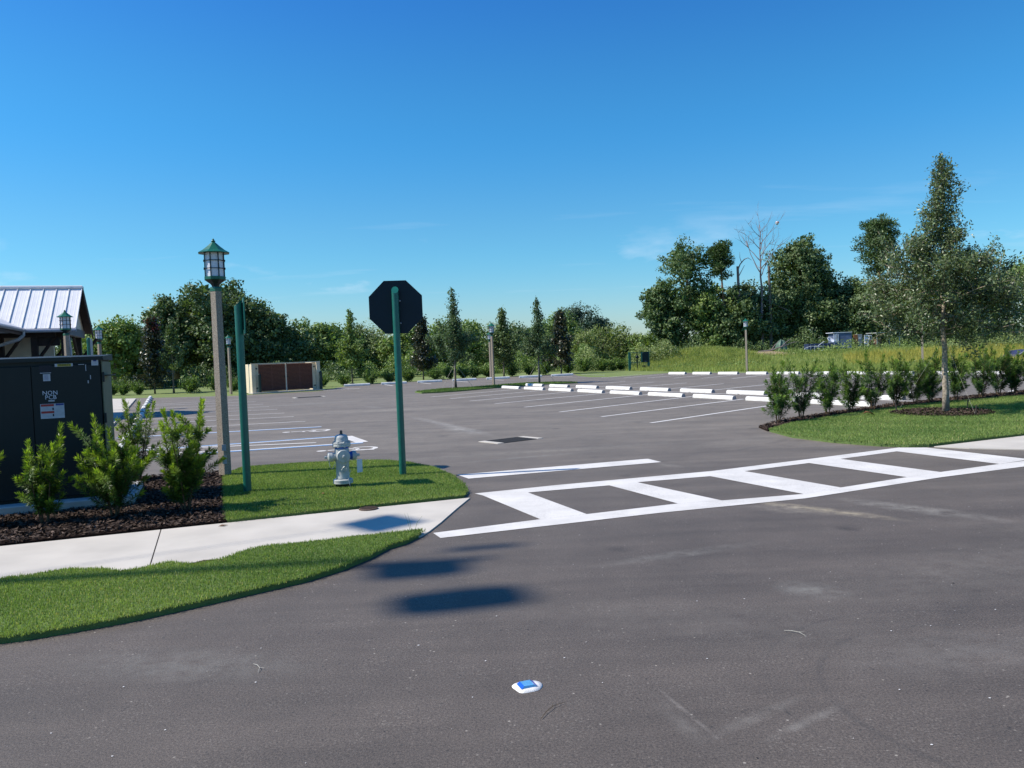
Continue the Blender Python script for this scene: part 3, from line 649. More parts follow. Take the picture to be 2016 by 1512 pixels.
mb = MB(); mb.add([(-.043, -.036, .012), (.043, -.036, .012), (.043, .036, .012), (-.043, .036, .012), (-.026, -.031, .022), (.026, -.031, .022), (.026, .031, .022), (-.026, .031, .022)], [(4, 5, 6, 7), (0, 1, 5, 4), (2, 3, 7, 6)])
mb.build('reflector_body', MATS['marker_face'], t)
for s_ in (-1, 1):
    MB().add([(s_*.044, -.036, .012), (s_*.044, .036, .012), (s_*.027, .031, .0225), (s_*.027, -.031, .0225)], [(0, 1, 2, 3) if s_ > 0 else (3, 2, 1, 0)]).build('lens', MATS['marker_blue'], t)

# ------------------------------------------------------------------ lamp posts
def make_lamp(label):
    t = thing('lamp_post', label, 'lamp post', (0, 0, 0), UA, 'green lantern lamp posts of the car park')
    a8 = math.pi/8
    MB().lathe([(.088, 0), (.076, 2.77)], 4, ph=R(-6)).build('post', MATS['lamp_post'], t)
    MB().lathe([(.081, 2.76), (.083, 2.80), (.074, 2.822), (.05, 2.83)], 4, ph=R(-6)).build('collar', MATS['lamp_green'], t)
    MB().lathe([(.052, 2.825), (.054, 2.84), (.075, 2.87), (.118, 2.90), (.150, 2.925)], 8, ph=a8).build('bowl', MATS['lamp_dark'], t)
    MB().lathe([(.152, 2.922), (.158, 2.93), (.158, 2.968), (.145, 2.972)], 8, ph=a8).build('band', MATS['lamp_green'], t)
    MB().lathe([(.132, 2.97), (.132, 3.32)], 8, ph=a8).build('glass', MATS['lamp_glass'], t)
    for k in range(8):
        a = a8+k*math.pi/4+a8*2*0
        x, y = .143*math.cos(a+a8*0), .143*math.sin(a)
        MB().box((x, y, 3.145), (.013, .013, .352), a).build('bar', MATS['lamp_dark'], t)
    for z in (3.09, 3.205):
        m_ = MB()
        for k in range(8):
            a, b_ = a8+k*math.pi/4, a8+(k+1)*math.pi/4
            m_.tube([(.147*math.cos(a), .147*math.sin(a), z), (.147*math.cos(b_), .147*math.sin(b_), z)], .0055, 5)
            m_.lathe([(.011, -.010), (.011, .010)], 6, (.152*math.cos(a), .152*math.sin(a), z))
        m_.build('ring', MATS['lamp_dark'], t)
    MB().lathe([(.20, 3.318), (.226, 3.312), (.232, 3.320), (.165, 3.358), (.095, 3.415), (.03, 3.475), (.015, 3.48)], 8, ph=a8).build('roof', MATS['lamp_green'], t)
    MB().lathe([(.012, 3.47), (.030, 3.487), (.030, 3.498), (.012, 3.508), (.017, 3.517), (.008, 3.53)], 10).build('finial', MATS['lamp_green'], t, True)
    m_ = MB()
    return t
lamp = make_lamp('large nearest concrete lamp post with green roofed lantern, beside the turf'); lamp.location = (-4.3, 11.55, 0)
b_ = MB(); b_.box((.0, -.092, .46), (.06, .012, .09)).build('junction_plate', MATS['plate_grey'], lamp)
MB().box((0, -.092, .28), (.06, .012, .12)).build('junction_plate', MATS['plate_grey'], lamp)
for (x, y, lab) in ((-13.3, 23.5, 'lamp post in front of the metal roof of the building'), (-16.62, 31.7, 'lamp post half hidden behind the roof edge of the building'), (-16.65, 46.3, 'lamp post peeking out behind the nearest lamp post'),
                    (-1.02, 43.29, 'lamp post with dark streaked pole at the end of the centre stalls'), (-1.59, 59.8, 'lamp post close behind the centre one, by the hedge'), (15.64, 51.97, 'lamp post standing before the meadow and dark trees'), (25.1, 47.74, 'lamp post behind the crown of the young oak')):
    c = copy_tree(lamp); c.location = (x, y, 0); c['label'] = lab
    for ch in list(c.children):
        if ch.name.startswith('junction_plate'): bpy.data.objects.remove(ch)

# ------------------------------------------------------------------ signs
# octagonal sign seen from behind
t = thing('stop_sign', 'dark back of an octagonal sign on a green pole', 'road sign', (-1.57, 10.87, 0), R(5))
MB().lathe([(.048, -.02), (.048, 2.56)], 18).build('pole', MATS['pole_green'], t, False)
n = 18; r0_ = [(.0481*math.cos(2*math.pi*k/n), .0481*math.sin(2*math.pi*k/n), 2.558) for k in range(n)]
MB().add(r0_+[(x, y, 2.62+1.05*y) for x, y, z in r0_], [(i, (i+1) % n, n+(i+1) % n, n+i) for i in range(n)]+[tuple(range(n, 2*n))]).build('slanted_cap', MATS['pole_green'], t)
ro = .368/math.cos(math.pi/8)
oc = [(ro*math.cos(math.pi/8+k*math.pi/4), ro*math.sin(math.pi/8+k*math.pi/4)) for k in range(8)]
mb = MB(); mb.add([(x, .052, 2.385+z) for x, z in oc]+[(x, .058, 2.385+z) for x, z in oc], [tuple(range(8)), tuple(range(8, 16))[::-1]]+[(i, 8+i, 8+(i+1) % 8, (i+1) % 8) for i in range(8)])
mb.build('octagon_plate', MATS['sign_back'], t)
MB().box((-.03, .045, 2.42), (.03, .022, .40)).build('bracket', MATS['pole_green'], t)
for z in (2.16, 2.47): MB().lathe([(.012, 0), (.012, .008), (.006, .012)], 8, (.058, .052, z), (0, -1, 0)).build('bolt', MATS['gutter_metal'], t)
t = thing('traffic_sign', 'green pole with a flat sign seen edge on, nearest the lamp post', 'road sign', (-3.43, 9.95, 0), R(111))
mb = MB(); mb.lathe([(.050, -.02), (.050, 2.40)], 18); mb.build('pole', MATS['pole_green'], t)
mb = MB(); n = 18
ring0 = [(.050*math.cos(2*math.pi*k/n), .050*math.sin(2*math.pi*k/n), 2.40) for k in range(n)]
ring1 = [(x, y, 2.45+.9*(-y)) for x, y, z in ring0]
mb.add(ring0+ring1, [(i, (i+1) % n, n+(i+1) % n, n+i) for i in range(n)]+[tuple(range(n, 2*n))]); mb.build('slanted_cap', MATS['pole_green'], t)
MB().box((0, -.062, 2.28), (.46, .012, .46), 0, bev=.004).build('sign_plate', MATS['pole_green'], t)
MB().box((0, -.053, 2.28), (.06, .016, .34)).build('bracket', MATS['sign_back'], t)
t = thing('parking_sign', 'small green parking sign pole by the building corner', 'road sign', (-10.0, 18.6, 0), R(111))
MB().lathe([(.045, -.02), (.045, 2.42), (.03, 2.46)], 12).build('pole', MATS['pole_green'], t)
MB().box((0, -.056, 2.2), (.32, .012, .46), 0, bev=.004).build('sign_plate', MATS['gutter_metal'], t)

# ------------------------------------------------------------------ fire hydrant
hy = thing('fire_hydrant', 'silver fire hydrant with a hanging white tag on the turf', 'hydrant', (-2.23, 10.07, .05), UA)
MB().lathe([(.095, -.03), (.095, .035), (.10, .04)], 24).build('footing', MATS['hydrant_dark'], hy, True)
MB().lathe([(.118, .035), (.126, .04), (.126, .058), (.118, .063), (.118, .066), (.126, .069), (.126, .085), (.115, .092), (.090, .094)], 28).build('base_flange', MATS['hydrant_silver'], hy)
MB().lathe([(.092, .09), (.084, .11), (.083, .25), (.088, .27), (.083, .29), (.092, .33), (.097, .39), (.092, .47), (.084, .50)], 28).build('barrel', MATS['hydrant_silver'], hy, True)
MB().lathe([(.086, .488), (.09, .492), (.09, .51), (.086, .515)], 28).build('blue_ring', MATS['hydrant_blue'], hy)
MB().lathe([(.100, .512), (.116, .516), (.116, .535), (.112, .539), (.112, .543), (.116, .547), (.116, .565), (.100, .572)], 28).build('bonnet_flange', MATS['hydrant_silver'], hy)
MB().lathe([(.096, .57), (.088, .585), (.086, .62), (.078, .648), (.058, .664), (.03, .668)], 28).build('bonnet', MATS['hydrant_silver'], hy, True)
MB().lathe([(.028, .665), (.028, .675), (.018, .678), (.018, .715), (.013, .72)], 5).build('operating_nut', MATS['brass'], hy)
for k in range(8):
    a = k*math.pi/4+.2
    MB().lathe([(.012, .505), (.012, .58)], 6, (.104*math.cos(a), .104*math.sin(a), 0)).build('bolt', MATS['hydrant_silver'], hy)
for s_ in (-1, 1):
    m_ = 'hydrant_silver' if s_ < 0 else 'hydrant_blue'
    nz_ = MB().lathe([(.052, .06), (.052, .115), (.058, .118), (.058, .13)], 20, (0, 0, .385), (s_, 0, 0)).build('hose_nozzle', MATS[m_], hy)
    MB().lathe([(.062, .128), (.062, .172), (.05, .182), (.035, .186), (.022, .188)], 20, (0, 0, .385), (s_, 0, 0)).build('cap', MATS['hydrant_silver'], nz_)
    MB().lathe([(.022, .185), (.018, .225)], 5, (0, 0, .385), (s_, 0, 0)).build('cap_nut', MATS['hydrant_silver'], nz_)
pz = MB().lathe([(.074, .05), (.074, .10)], 26, (0, 0, .395), (0, -1, 0)).build('pumper_nozzle', MATS['hydrant_silver'], hy)
MB().lathe([(.084, .098), (.084, .128), (.078, .136), (.03, .140)], 26, (0, 0, .395), (0, -1, 0)).build('cap', MATS['hydrant_silver'], pz)
MB().lathe([(.022, .138), (.017, .170)], 5, (0, 0, .395), (0, -1, 0)).build('cap_nut', MATS['hydrant_silver'], pz)
def chain(pts, name='chain'):
    return MB().tube(pts, .0045, 5).build(name, MATS['wire_steel'], hy)
chain([(-.17, -.02, .33), (-.165, -.03, .27), (-.15, -.03, .24), (-.125, -.03, .245), (-.10, -.04, .30)])
chain([(.02, -.15, .37), (.03, -.15, .32), (.02, -.12, .27), (-.01, -.105, .25), (-.03, -.105, .22), (.0, -.105, .19), (.03, -.105, .21), (.04, -.10, .26)])
MB().tube([(.04, -.10, .26), (.09, -.09, .20), (.06, -.10, .15), (.05, -.12, .10), (.06, -.14, .03), (.065, -.14, -.02)], .004, 5).build('wire', MATS['wire_steel'], hy)
tg = MB().box((.215, -.03, .245), (.075, .006, .17), R(15), bev=.002).build('tag', MATS['tag_white'], hy)
MB().tube([(.18, -.01, .36), (.20, -.03, .34), (.205, -.03, .325)], .003, 4).build('tag_tie', MATS['wire_steel'], tg)

# ------------------------------------------------------------------ pad mounted transformer
def text_mesh(txt, size, matn, parent, loc, name='lettering', stretch=1.0):
    cu = bpy.data.curves.new('lettering', 'FONT'); cu.body = txt; cu.size = size; cu.align_x = 'CENTER'; cu.align_y = 'CENTER'; cu.extrude = .0008; cu.resolution_u = 2
    tmp = bpy.data.objects.new('lettering_tmp', cu); COL.objects.link(tmp)
    dg = bpy.context.evaluated_depsgraph_get(); me = bpy.data.meshes.new_from_object(tmp.evaluated_get(dg))
    bpy.data.objects.remove(tmp); bpy.data.curves.remove(cu)
    o = add_obj(name, me, None, parent); me.materials.clear(); me.materials.append(MATS[matn])
    o.location = loc; o.rotation_euler = (R(90), 0, 0); o.scale = (stretch, 1, 1)
    return o
TC = (-4.99, 9.53)   # right front corner on the ground; local x runs left to right along the front, y into the box
pad = thing('concrete_pad', 'low pale concrete pad under the dark utility cabinet', 'pad', (TC[0], TC[1], 0), UA)
MB().box((-.95, .45, .065), (2.5, 1.35, .13), 0, bev=.012).build('slab', MATS['concrete_pad'], pad)
tr = thing('utility_cabinet', 'big dark green transformer cabinet with NON PCB lettering behind the shrubs', 'cabinet', (TC[0], TC[1], .13), UA)
H_ = 1.71
MB().box((-1.0, .45, H_/2-.02), (1.98, .88, H_-.04)).build('body', MATS['cabinet_green'], tr)
MB().add([(-2.04, -.03, H_-.05), (.03, -.03, H_-.05), (.03, .94, H_-.05), (-2.04, .94, H_-.05), (-2.04, -.03, H_-.005), (.03, -.03, H_-.005), (.03, .94, H_+.03), (-2.04, .94, H_+.03)], [(3, 2, 1, 0), (4, 5, 6, 7), (0, 1, 5, 4), (1, 2, 6, 5), (2, 3, 7, 6), (3, 0, 4, 7)]).build('lid', MATS['cabinet_trim'], tr)
dl = MB().box((-1.355, -.002, H_/2-.03), (1.22, .024, H_-.14), 0, bev=.006).build('door', MATS['cabinet_green'], tr)
dr_ = MB().box((-.375, -.006, H_/2-.03), (.72, .024, H_-.14), 0, bev=.006).build('door', MATS['cabinet_green'], tr)
MB().box((.004, .45, H_/2-.02), (.012, .86, H_-.10)).build('lit_side_face', MATS['cabinet_side'], tr)  # overlay on the body that carries the painted sunlit tone
for z in (.35, .95, 1.45): MB().box((.016, .03, z), (.022, .05, .12)).build('hinge', MATS['cabinet_trim'], tr)
MB().box((.05, .30, 1.47), (.10, .5, .012)).build('shelf_plate', MATS['cabinet_trim'], tr)
fy = -.0195
def zz(wz): return wz-.13
np_ = MB().box((-.395, fy, zz(1.742)), (.19, .004, .036), 0, bev=.001).build('number_plate', MATS['plate_grey'], tr)
MB().box((-.39, fy-.0025, zz(1.742)), (.145, .003, .030)).build('yellow_strip', MATS['plate_yellow'], np_)
text_mesh('0500972', .030, 'black_decal', np_, (-.39, fy-.005, zz(1.742)), stretch=1.18)
s1 = MB().box((-.063, fy, zz(1.762)), (.074, .003, .075)).build('sticker', MATS['sticker_white'], tr)
MB().box((-.063, fy-.002, zz(1.782)), (.036, .002, .016)).build('print_block', MATS['sticker_blue'], s1)
for k in range(3): MB().box((-.063, fy-.002, zz(1.762-.010*k)), (.05, .002, .003)).build('print_line', MATS['plate_grey'], s1)
s2 = MB().box((-.58, fy, zz(1.60)), (.075, .003, .082), 0).build('sticker', MATS['sticker_white'], tr)
for k in range(5): MB().box((-.583, fy-.002, zz(1.630-.014*k)), (.045, .002, .004)).build('print_line', MATS['sticker_blue'], s2)
MB().box((-.59, fy+.006, zz(1.70)), (.13, .01, .09)).build('recess', MATS['black_decal'], tr)
MB().box((-.59, fy, zz(1.655)), (.115, .006, .008)).build('recess_edge', MATS['plate_grey'], tr)
dk = MB().box((-.555, fy+.004, zz(1.375)), (.13, .004, .165)).build('decal', MATS['black_decal'], tr)
text_mesh('NON', .070, 'letter_white', dk, (-.555, fy-.001, zz(1.415)), stretch=.98)
text_mesh('PCB', .070, 'letter_white', dk, (-.55, fy-.001, zz(1.362)), stretch=.98)
MB().box((-.545, fy+.001, zz(1.322)), (.065, .003, .018)).build('print_block', MATS['plate_grey'], dk)
dg_ = MB().box((-.54, fy, zz(1.20)), (.25, .003, .175)).build('danger_label', MATS['sticker_white'], tr); 
for (cx, cz, w, h, m_) in ((-.59, 1.270, .135, .026, 'sticker_red'), (-.59, 1.187, .135, .026, 'sticker_red'), (-.462, 1.274, .085, .022, 'sticker_blue')):
    MB().box((cx, fy-.002, zz(cz)), (w, .002, h)).build('print_block', MATS[m_], dg_)
for k in range(4): MB().box((-.60, fy-.002, zz(1.243-.011*k)), (.10, .002, .003)).build('print_line', MATS['plate_grey'], dg_)
for k in range(3): MB().box((-.60, fy-.002, zz(1.158-.011*k)), (.10, .002, .003)).build('print_line', MATS['plate_grey'], dg_)
for k in range(8): MB().box((-.462, fy-.002, zz(1.25-.015*k)), (.075, .002, .003)).build('print_line', MATS['plate_grey'], dg_)
for z in (1.225, 1.15): MB().box((-.533, fy-.002, zz(z)), (.015, .002, .028)).build('print_block', MATS['black_decal'], dg_)
hd = MB().box((-.20, fy+.008, zz(1.66)), (.10, .012, .17)).build('handle_recess', MATS['black_decal'], tr)
for (x, z, w, h) in ((-.21, 1.742, .062, .007), (-.163, 1.70, .008, .075), (-.118, 1.585, .009, .05), (-.145, 1.53, .012, .035)):
    MB().box((x, fy-.001, zz(z)), (w, .008, h)).build('handle_edge', MATS['plate_grey'], hd)

# ------------------------------------------------------------------ foliage builders
def podo_mesh(seed, H, W, dens=1.0, nshoot=34, lean=(0, 0), leaf=.075):
    """upright needle-leaved shrub: shoots with whorls of narrow leaves, tips young and pale"""
    r = np.random.default_rng(seed); Cs, Ts, Ns, Ti, Ls_ = [], [], [], [], []; stems = MB()
    shoots = []
    nm = 5
    for i in range(nm):                        # leaders
        az = 2*math.pi*i/nm+r.random(); tilt = .10+.16*r.random(); h = H*(.72+.30*r.random()) if i else H
        shoots.append((np.array([.03*math.cos(az), .03*math.sin(az), 0.0]), np.array([math.cos(az)*tilt+lean[0], math.sin(az)*tilt+lean[1], 1.0]), h, .011))
    for i in range(nshoot):
        b = shoots[r.integers(0, nm)]; t = .08+.72*r.random()**1.1
        az = r.random()*2*math.pi; p = b[0]+b[1]*b[2]*t
        prof_ = (1-.55*t)*(.55+.45*min(1, t/.25))
        L = W*prof_*(.55+.6*r.random()); el = .55+.75*r.random()
        shoots.append((p, norm(np.array([math.cos(az), math.sin(az), el])), L, .005))
    for (p, d, L, rad) in shoots:
        d0 = d/np.linalg.norm(d); npt = 5
        pts = []; bend = r.normal(0, .10, 3); bend[2] = .18
        for k in range(npt):
            s_ = k/(npt-1); pts.append(p+d0*L*s_+bend*L*s_*s_*.5)
        stems.tube(pts, [rad*(1-.75*k/(npt-1)) for k in range(npt)], 4)
        pts = np.array(pts); nl = int(260*L*dens*(1.15 if rad < .01 else .85))
        s_ = r.random(nl)**.8; s_ = np.where(rad > .01, .12+.88*s_, .10+.90*s_)
        fi = s_*(npt-1); i0 = np.minimum(fi.astype(int), npt-2); fr = (fi-i0)[:, None]
        P0 = pts[i0]*(1-fr)+pts[i0+1]*fr; dd = norm(pts[i0+1]-pts[i0])
        az = r.random(nl)*2*math.pi; rv = norm(r.normal(0, 1, (nl, 3))); side = norm(np.cross(dd, rv))
        openang = (.95-.55*s_**3)[:, None]
        T = norm(dd*(1.15-openang)+side*openang)
        lf = leaf*(.75+.5*r.random(nl)); C = P0+T*lf[:, None]*.5
        Cs.append(C); Ts.append(T); Ns.append(norm(np.cross(T, np.cross(dd, T))+r.normal(0, .3, (nl, 3)))); Ls_.append(lf)
        hrel = np.clip(C[:, 2]/H, 0, 1); rrel = np.clip(np.hypot(C[:, 0], C[:, 1])/(W*.6), 0, 1)
        Ti.append(np.clip((s_**3)*(.35+.65*r.random())+.25*hrel*rrel-.12+r.normal(0, .08, nl), 0, 1))
    C, T, N, Lf, ti = map(np.concatenate, (Cs, Ts, Ns, Ls_, Ti))
    keep = C[:, 2] > .02; C, T, N, Lf, ti = C[keep], T[keep], N[keep], Lf[keep], ti[keep]
    return leaf_mesh('foliage', C, T, N, Lf, Lf*.15, ti), stems.mesh('stems')

def podo(mesh_pair, loc, sc_, rz, label, group, matn):
    t = thing('podocarpus_shrub', label, 'shrub', loc, rz, group); t.scale = sc_
    for me, nm_, mm in ((mesh_pair[0], 'foliage', MATS[matn]), (mesh_pair[1], 'stems', MATS['stem_brown'])):
        if not me.materials: me.materials.append(mm)
        add_obj(nm_, me, None, t)
    return t
GL = 'shrubs in front of the dark cabinet'; GR = 'hedge shrubs along the right lawn'
podo(podo_mesh(11, .95, .36, 1.9, 44, leaf=.062), (-5.85, 8.35, .03), (1, 1, 1), .3, 'shrub cut off by the left picture edge, before the dark cabinet', GL, 'leaf_podo')
podo(podo_mesh(12, .98, .34, 1.9, 46, leaf=.062), (-5.10, 8.40, .03), (1, 1, 1), 1.2, 'slim pale-tipped shrub in front of the warning labels', GL, 'leaf_podo')
podo(podo_mesh(13, 1.05, .55, 2.0, 58, leaf=.062), (-4.48, 8.66, .03), (1, 1, 1), 2.2, 'broad loose shrub in front of the cabinet corner', GL, 'leaf_podo')
podo(podo_mesh(15, 1.15, .38, 2.7, 70, leaf=.062), (-3.74, 8.80, .03), (1, 1, 1), .7, 'tall dense bright shrub nearest the lamp post', GL, 'leaf_podo')
podo(podo_mesh(14, 1.12, .34, 1.8, 44, leaf=.065), (-5.5, 11.35, .03), (1, 1, 1), 4.0, 'shrub standing behind the others, by the asphalt edge', GL, 'leaf_podo')
PV = [podo_mesh(21, 1.12, .40, 1.1, 44, leaf=.085), podo_mesh(22, 1.25, .48, .9, 46, leaf=.085), podo_mesh(23, 1.1, .40, 1.0, 44, leaf=.085), podo_mesh(24, 1.35, .46, .9, 44, leaf=.09)]
SR = [((5.60, 16.52), 0, 1.0), ((6.34, 17.2), 1, 1.03), ((7.17, 17.8), 2, 1.06), ((7.88, 18.24), 0, .97), ((8.58, 18.6), 3, 1.02), ((9.46, 19.28), 2, 1.1), ((10.14, 19.68), 1, .96), ((10.70, 20.0), 0, 1.12), ((11.62, 20.5), 2, 1.12), ((12.6, 21.0), 3, .98), ((13.45, 21.6), 1, 1.05), ((13.95, 21.75), 2, 1.15), ((15.0, 22.35), 3, 1.0), ((15.9, 22.8), 0, 1.15), ((16.9, 23.25), 1, 1.08)]
for i, (p, v, s_) in enumerate(SR):
    podo(PV[v], (p[0], p[1], .03), (s_, s_, s_*random.uniform(.95, 1.06)), i*2.4, 'green hedge shrub in mulch, %s from the pointed left end of the bed' % ORD[i], GR, 'leaf_podo_dark')

def wob(r, p0, d, L, n, curl, rise):
    pts = [np.array(p0, float)]; d = norm(np.array(d, float))
    for k in range(n):
        d = norm(d+r.normal(0, curl, 3)+np.array([0, 0, rise])); pts.append(pts[-1]+d*L/n)
    return pts

def young_tree(seed, H, z0, prof_, nb, leafL, leafW, per_m, trunk_r, el=(.25, 1.1), jit=.09, nsub=5, twig=.012, bark_n=8, lenvar=(.72, .42), topthin=0.0):
    """single stem with side branches, leaves clustered along the twigs"""
    r = np.random.default_rng(seed); w = MB(); C, T, N, Ti = [], [], [], []
    tr_pts = [np.array([0, 0, 0.0])]
    for k in range(1, 13): tr_pts.append(np.array([r.normal(0, .012*H*.35), r.normal(0, .012*H*.35), H*.985*k/12]) if k > 3 else np.array([r.normal(0, .006), r.normal(0, .006), H*.985*k/12]))
    w.tube(tr_pts, [trunk_r*(1.25 if k == 0 else 1)*(1-.93*(k/12)**.9)+.006 for k in range(13)], bark_n)
    tp = np.array(tr_pts)
    sm_ = lambda t: min(1, max(0, (t-.35)/.3))
    def trunk_at(z):
        f = z/(H*.985)*12; i = min(int(f), 11); return tp[i]+(tp[i+1]-tp[i])*(f-i)
    def leaves(pts, n, jj):
        pts = np.array(pts); m_ = len(pts)-1
        f = (r.random(n)**.75)*m_; i = np.minimum(f.astype(int), m_-1); fr = (f-i)[:, None]
        P = pts[i]*(1-fr)+pts[i+1]*fr+r.normal(0, jj, (n, 3))
        d = norm(pts[i+1]-pts[i]); C.append(P); T.append(norm(d*.5+r.normal(0, .7, (n, 3)))); N.append(norm(r.normal(0, .7, (n, 3))+np.array([0, 0, .8]))); Ti.append(np.clip(r.random(n)**1.6*.8+.25*(f/m_)**3, 0, 1))
    for i in range(nb):
        t = (i+.5)/nb; t = t**.92; z = z0+(H*.97-z0)*t; L = prof_(t)*(lenvar[0]+lenvar[1]*r.random()); thin = 1-topthin*sm_(t); az = i*2.399+r.normal(0, .3)
        e = el[0]+(el[1]-el[0])*t+r.normal(0, .12)
        d = np.array([math.cos(az)*math.cos(e), math.sin(az)*math.cos(e), math.sin(e)])
        pts = wob(r, trunk_at(z), d, L, 6, .16, .05); rb = max(.004, trunk_r*.34*(L/ max(prof_(.25), .3))*(1-.3*t))
        w.tube(pts, [rb*(1-.8*k/6) for k in range(7)], 5)
        leaves(pts[2:], int(per_m*L*.5*thin), jit)
        for s_ in range(nsub):
            k = r.integers(1, 6); q = pts[k]; dd = norm(norm(pts[k+1]-pts[k])+r.normal(0, .65, 3)+np.array([0, 0, .15]))
            L2 = L*(.28+.32*r.random())*(1-.08*k); p2 = wob(r, q, dd, L2, 4, .2, .04)
            w.tube(p2, [rb*.4*(1-.75*j/4)+.0015 for j in range(5)], 4); leaves(p2, int(per_m*L2*thin), jit)
    leaves([tp[10], tp[11], tp[12], tp[12]+np.array([0, 0, .05])], int(per_m*.5), jit*.6)
    C, T, N, Ti = map(np.concatenate, (C, T, N, Ti)); n = len(C)
    s_ = (.7+.6*r.random(n)); return leaf_mesh('crown', C, T, N, leafL*s_, leafW*s_, Ti), w.mesh('trunk')

def tree(name, label, loc, pair, leafm, barkm, group, rz=0, scl=1.0, cat='tree'):
    t = thing(name, label, cat, loc, rz, group); t.scale = (scl,)*3 if not isinstance(scl, tuple) else scl
    if not pair[0].materials: pair[0].materials.append(MATS[leafm])
    if not pair[1].materials: pair[1].materials.append(MATS[barkm])
    add_obj('crown', pair[0], None, t); add_obj('trunk', pair[1], None, t, True)
    return t

# the young oak on the right lawn: broad lower crown, slim leader
def oak_prof(t):
    if t < .28: return 1.68*(.88+.22*min(t/.12, 1))
    if t < .52: return 1.80-(t-.28)/.24*1.25
    return .50*(1-(t-.52)/.48)**.6+.05
oak_pair = young_tree(37, 5.62, 1.68, oak_prof, 96, .070, .030, 175, .062, el=(-.10, .55), jit=.07, nsub=9, bark_n=12, lenvar=(.72, .38), topthin=.45)
ok = tree('young_oak', 'staked young oak with slim pointed leader on the right lawn', (9.44, 17.03, .04), oak_pair, 'leaf_oak', 'bark_oak', 'staked young oaks')
for k in range(3):
    a = .6+k*2.1; MB().tube([(0, 0, 1.62), (.95*math.cos(a), .95*math.sin(a), .02)], .0016, 4).build('guy_strap', MATS['rope_pale'], ok)
for k in range(3):
    a = .6+k*2.1; MB().tube([(.95*math.cos(a), .95*math.sin(a), -.02), (.99*math.cos(a), .99*math.sin(a), .22)], .012, 5).build('stake', MATS['stake_dark'], ok)
tree('young_oak', 'young oak reaching into the right picture edge', (13.55, 17.9, .04), young_tree(32, 4.9, 1.5, lambda t: oak_prof(t)*.95, 70, .075, .032, 150, .06, el=(.05, 1.0), jit=.075, nsub=8), 'leaf_oak', 'bark_oak', 'staked young oaks', 1.9)
ring = [(9.35+1.02*math.cos(a)*(1+.05*math.sin(5*a)), 17.0+.98*math.sin(a)*(1+.05*math.cos(4*a))) for a in np.linspace(0, 2*math.pi, 30, endpoint=False)]
tag(MB().prism(ring, .03, .062).build('mulch_ring', MATS['mulch_base']), kind='structure')
chips('mulch_chips', ring, 900, .065, .06, 'ring of dark mulch around the young oak')
mb = MB(); pts = [(0, 0), (.10, .05), (.22, .03), (.28, -.02), (.18, -.07), (.06, -.06)]
mb.add([(x, y, .03+.05*math.sin(i*1.7)) for i, (x, y) in enumerate(pts)]+[(.14, 0, .07)], [(i, (i+1) % 6, 6) for i in range(6)])
o = mb.build('fallen_leaf', MATS['dead_leaf']); o.location = (7.6, 17.0, .06); tag(o, 'curled brown dead leaf lying on the right lawn', 'leaf')

# ------------------------------------------------------------------ trees in the lot and along the hedge
spire = lambda a, b_: (lambda t: a*(1-t)**.8*(.55+.45*min(t/.15, 1))+b_)
for i, (seed, loc, H, w_, lab) in enumerate(((41, (-2.95, 41.0, .05), 5.2, 1.10, 'staked young oak in the turf island, left of the centre lamps'), (42, (1.53, 43.6, .05), 4.75, 1.05, 'staked young oak in the turf island, right of the centre lamps'))):
    tt = tree('young_oak', lab, loc, young_tree(seed, H, 1.35, (lambda t, k=w_: oak_prof(t)*.66*k), 54, .12, .065, 105, .055, el=(.15, .9), jit=.10, nsub=6, lenvar=(.5, .8), topthin=.35), 'leaf_oak_far', 'bark_grey', 'staked young oaks')
    for k in range(3):
        a = .4+k*2.1; MB().tube([(0, 0, 1.3), (1.0*math.cos(a), 1.0*math.sin(a), -.04)], .007, 4).build('guy_strap', MATS['rope_pale'], tt)
    c = [(loc[0]+.9*math.cos(a), loc[1]+.8*math.sin(a)) for a in np.linspace(0, 2*math.pi, 20, endpoint=False)]
    tag(MB().prism(c, .04, .068).build('mulch_ring', MATS['mulch_base']), kind='structure')
tree('young_tree', 'slim open green tree in the hedge right of the trash enclosure', (-11.61, 57.0, 0), young_tree(43, 5.4, 1.0, (lambda t: oak_prof(t)*.72), 52, .16, .10, 90, .05, el=(.2, .9), jit=.13, lenvar=(.45, .9), topthin=.2), 'leaf_mid', 'bark_grey', 'young trees along the hedge')
tree('young_tree', 'green tree behind the centre lamp posts', (-.6, 61.5, 0), young_tree(44, 5.4, .9, (lambda t: oak_prof(t)*.95), 56, .16, .11, 85, .06, el=(.3, 1.1), jit=.14), 'leaf_dark', 'bark_grey', 'young trees along the hedge')
def mag(seed, H, w_): return young_tree(seed, H, .55, lambda t: w_*(1-t)**.62*(.7+.3*min(t/.12, 1))+.12, 60, .20, .105, 62, .05, el=(.25, 1.0), jit=.12, nsub=5)
m1 = tree('magnolia', 'dark narrow magnolia with reddish top near the building', (-24.2, 53.0, 0), mag(45, 5.1, 1.25), 'leaf_magnolia', 'bark_grey', 'dark magnolias along the hedge')
rr = np.random.default_rng(5); n = 260; Cc = np.c_[rr.normal(.1, .22, n), rr.normal(0, .22, n), 4.55+rr.normal(0, .30, n)]
add_obj('red_leaves', leaf_mesh('red_leaves', Cc, rr.normal(0, 1, (n, 3)), rr.normal(0, 1, (n, 3)), .2, .1, rr.random(n)), MATS['leaf_magnolia_red'], m1)
tree('magnolia', 'dark narrow magnolia right behind the octagonal sign', (-6.97, 61.8, 0), mag(46, 5.0, 1.25), 'leaf_magnolia', 'bark_grey', 'dark magnolias along the hedge')
tree('magnolia', 'dark narrow magnolia right of the staked island oaks', (4.05, 63.6, 0), mag(47, 5.1, 1.4), 'leaf_magnolia', 'bark_grey', 'dark magnolias along the hedge')
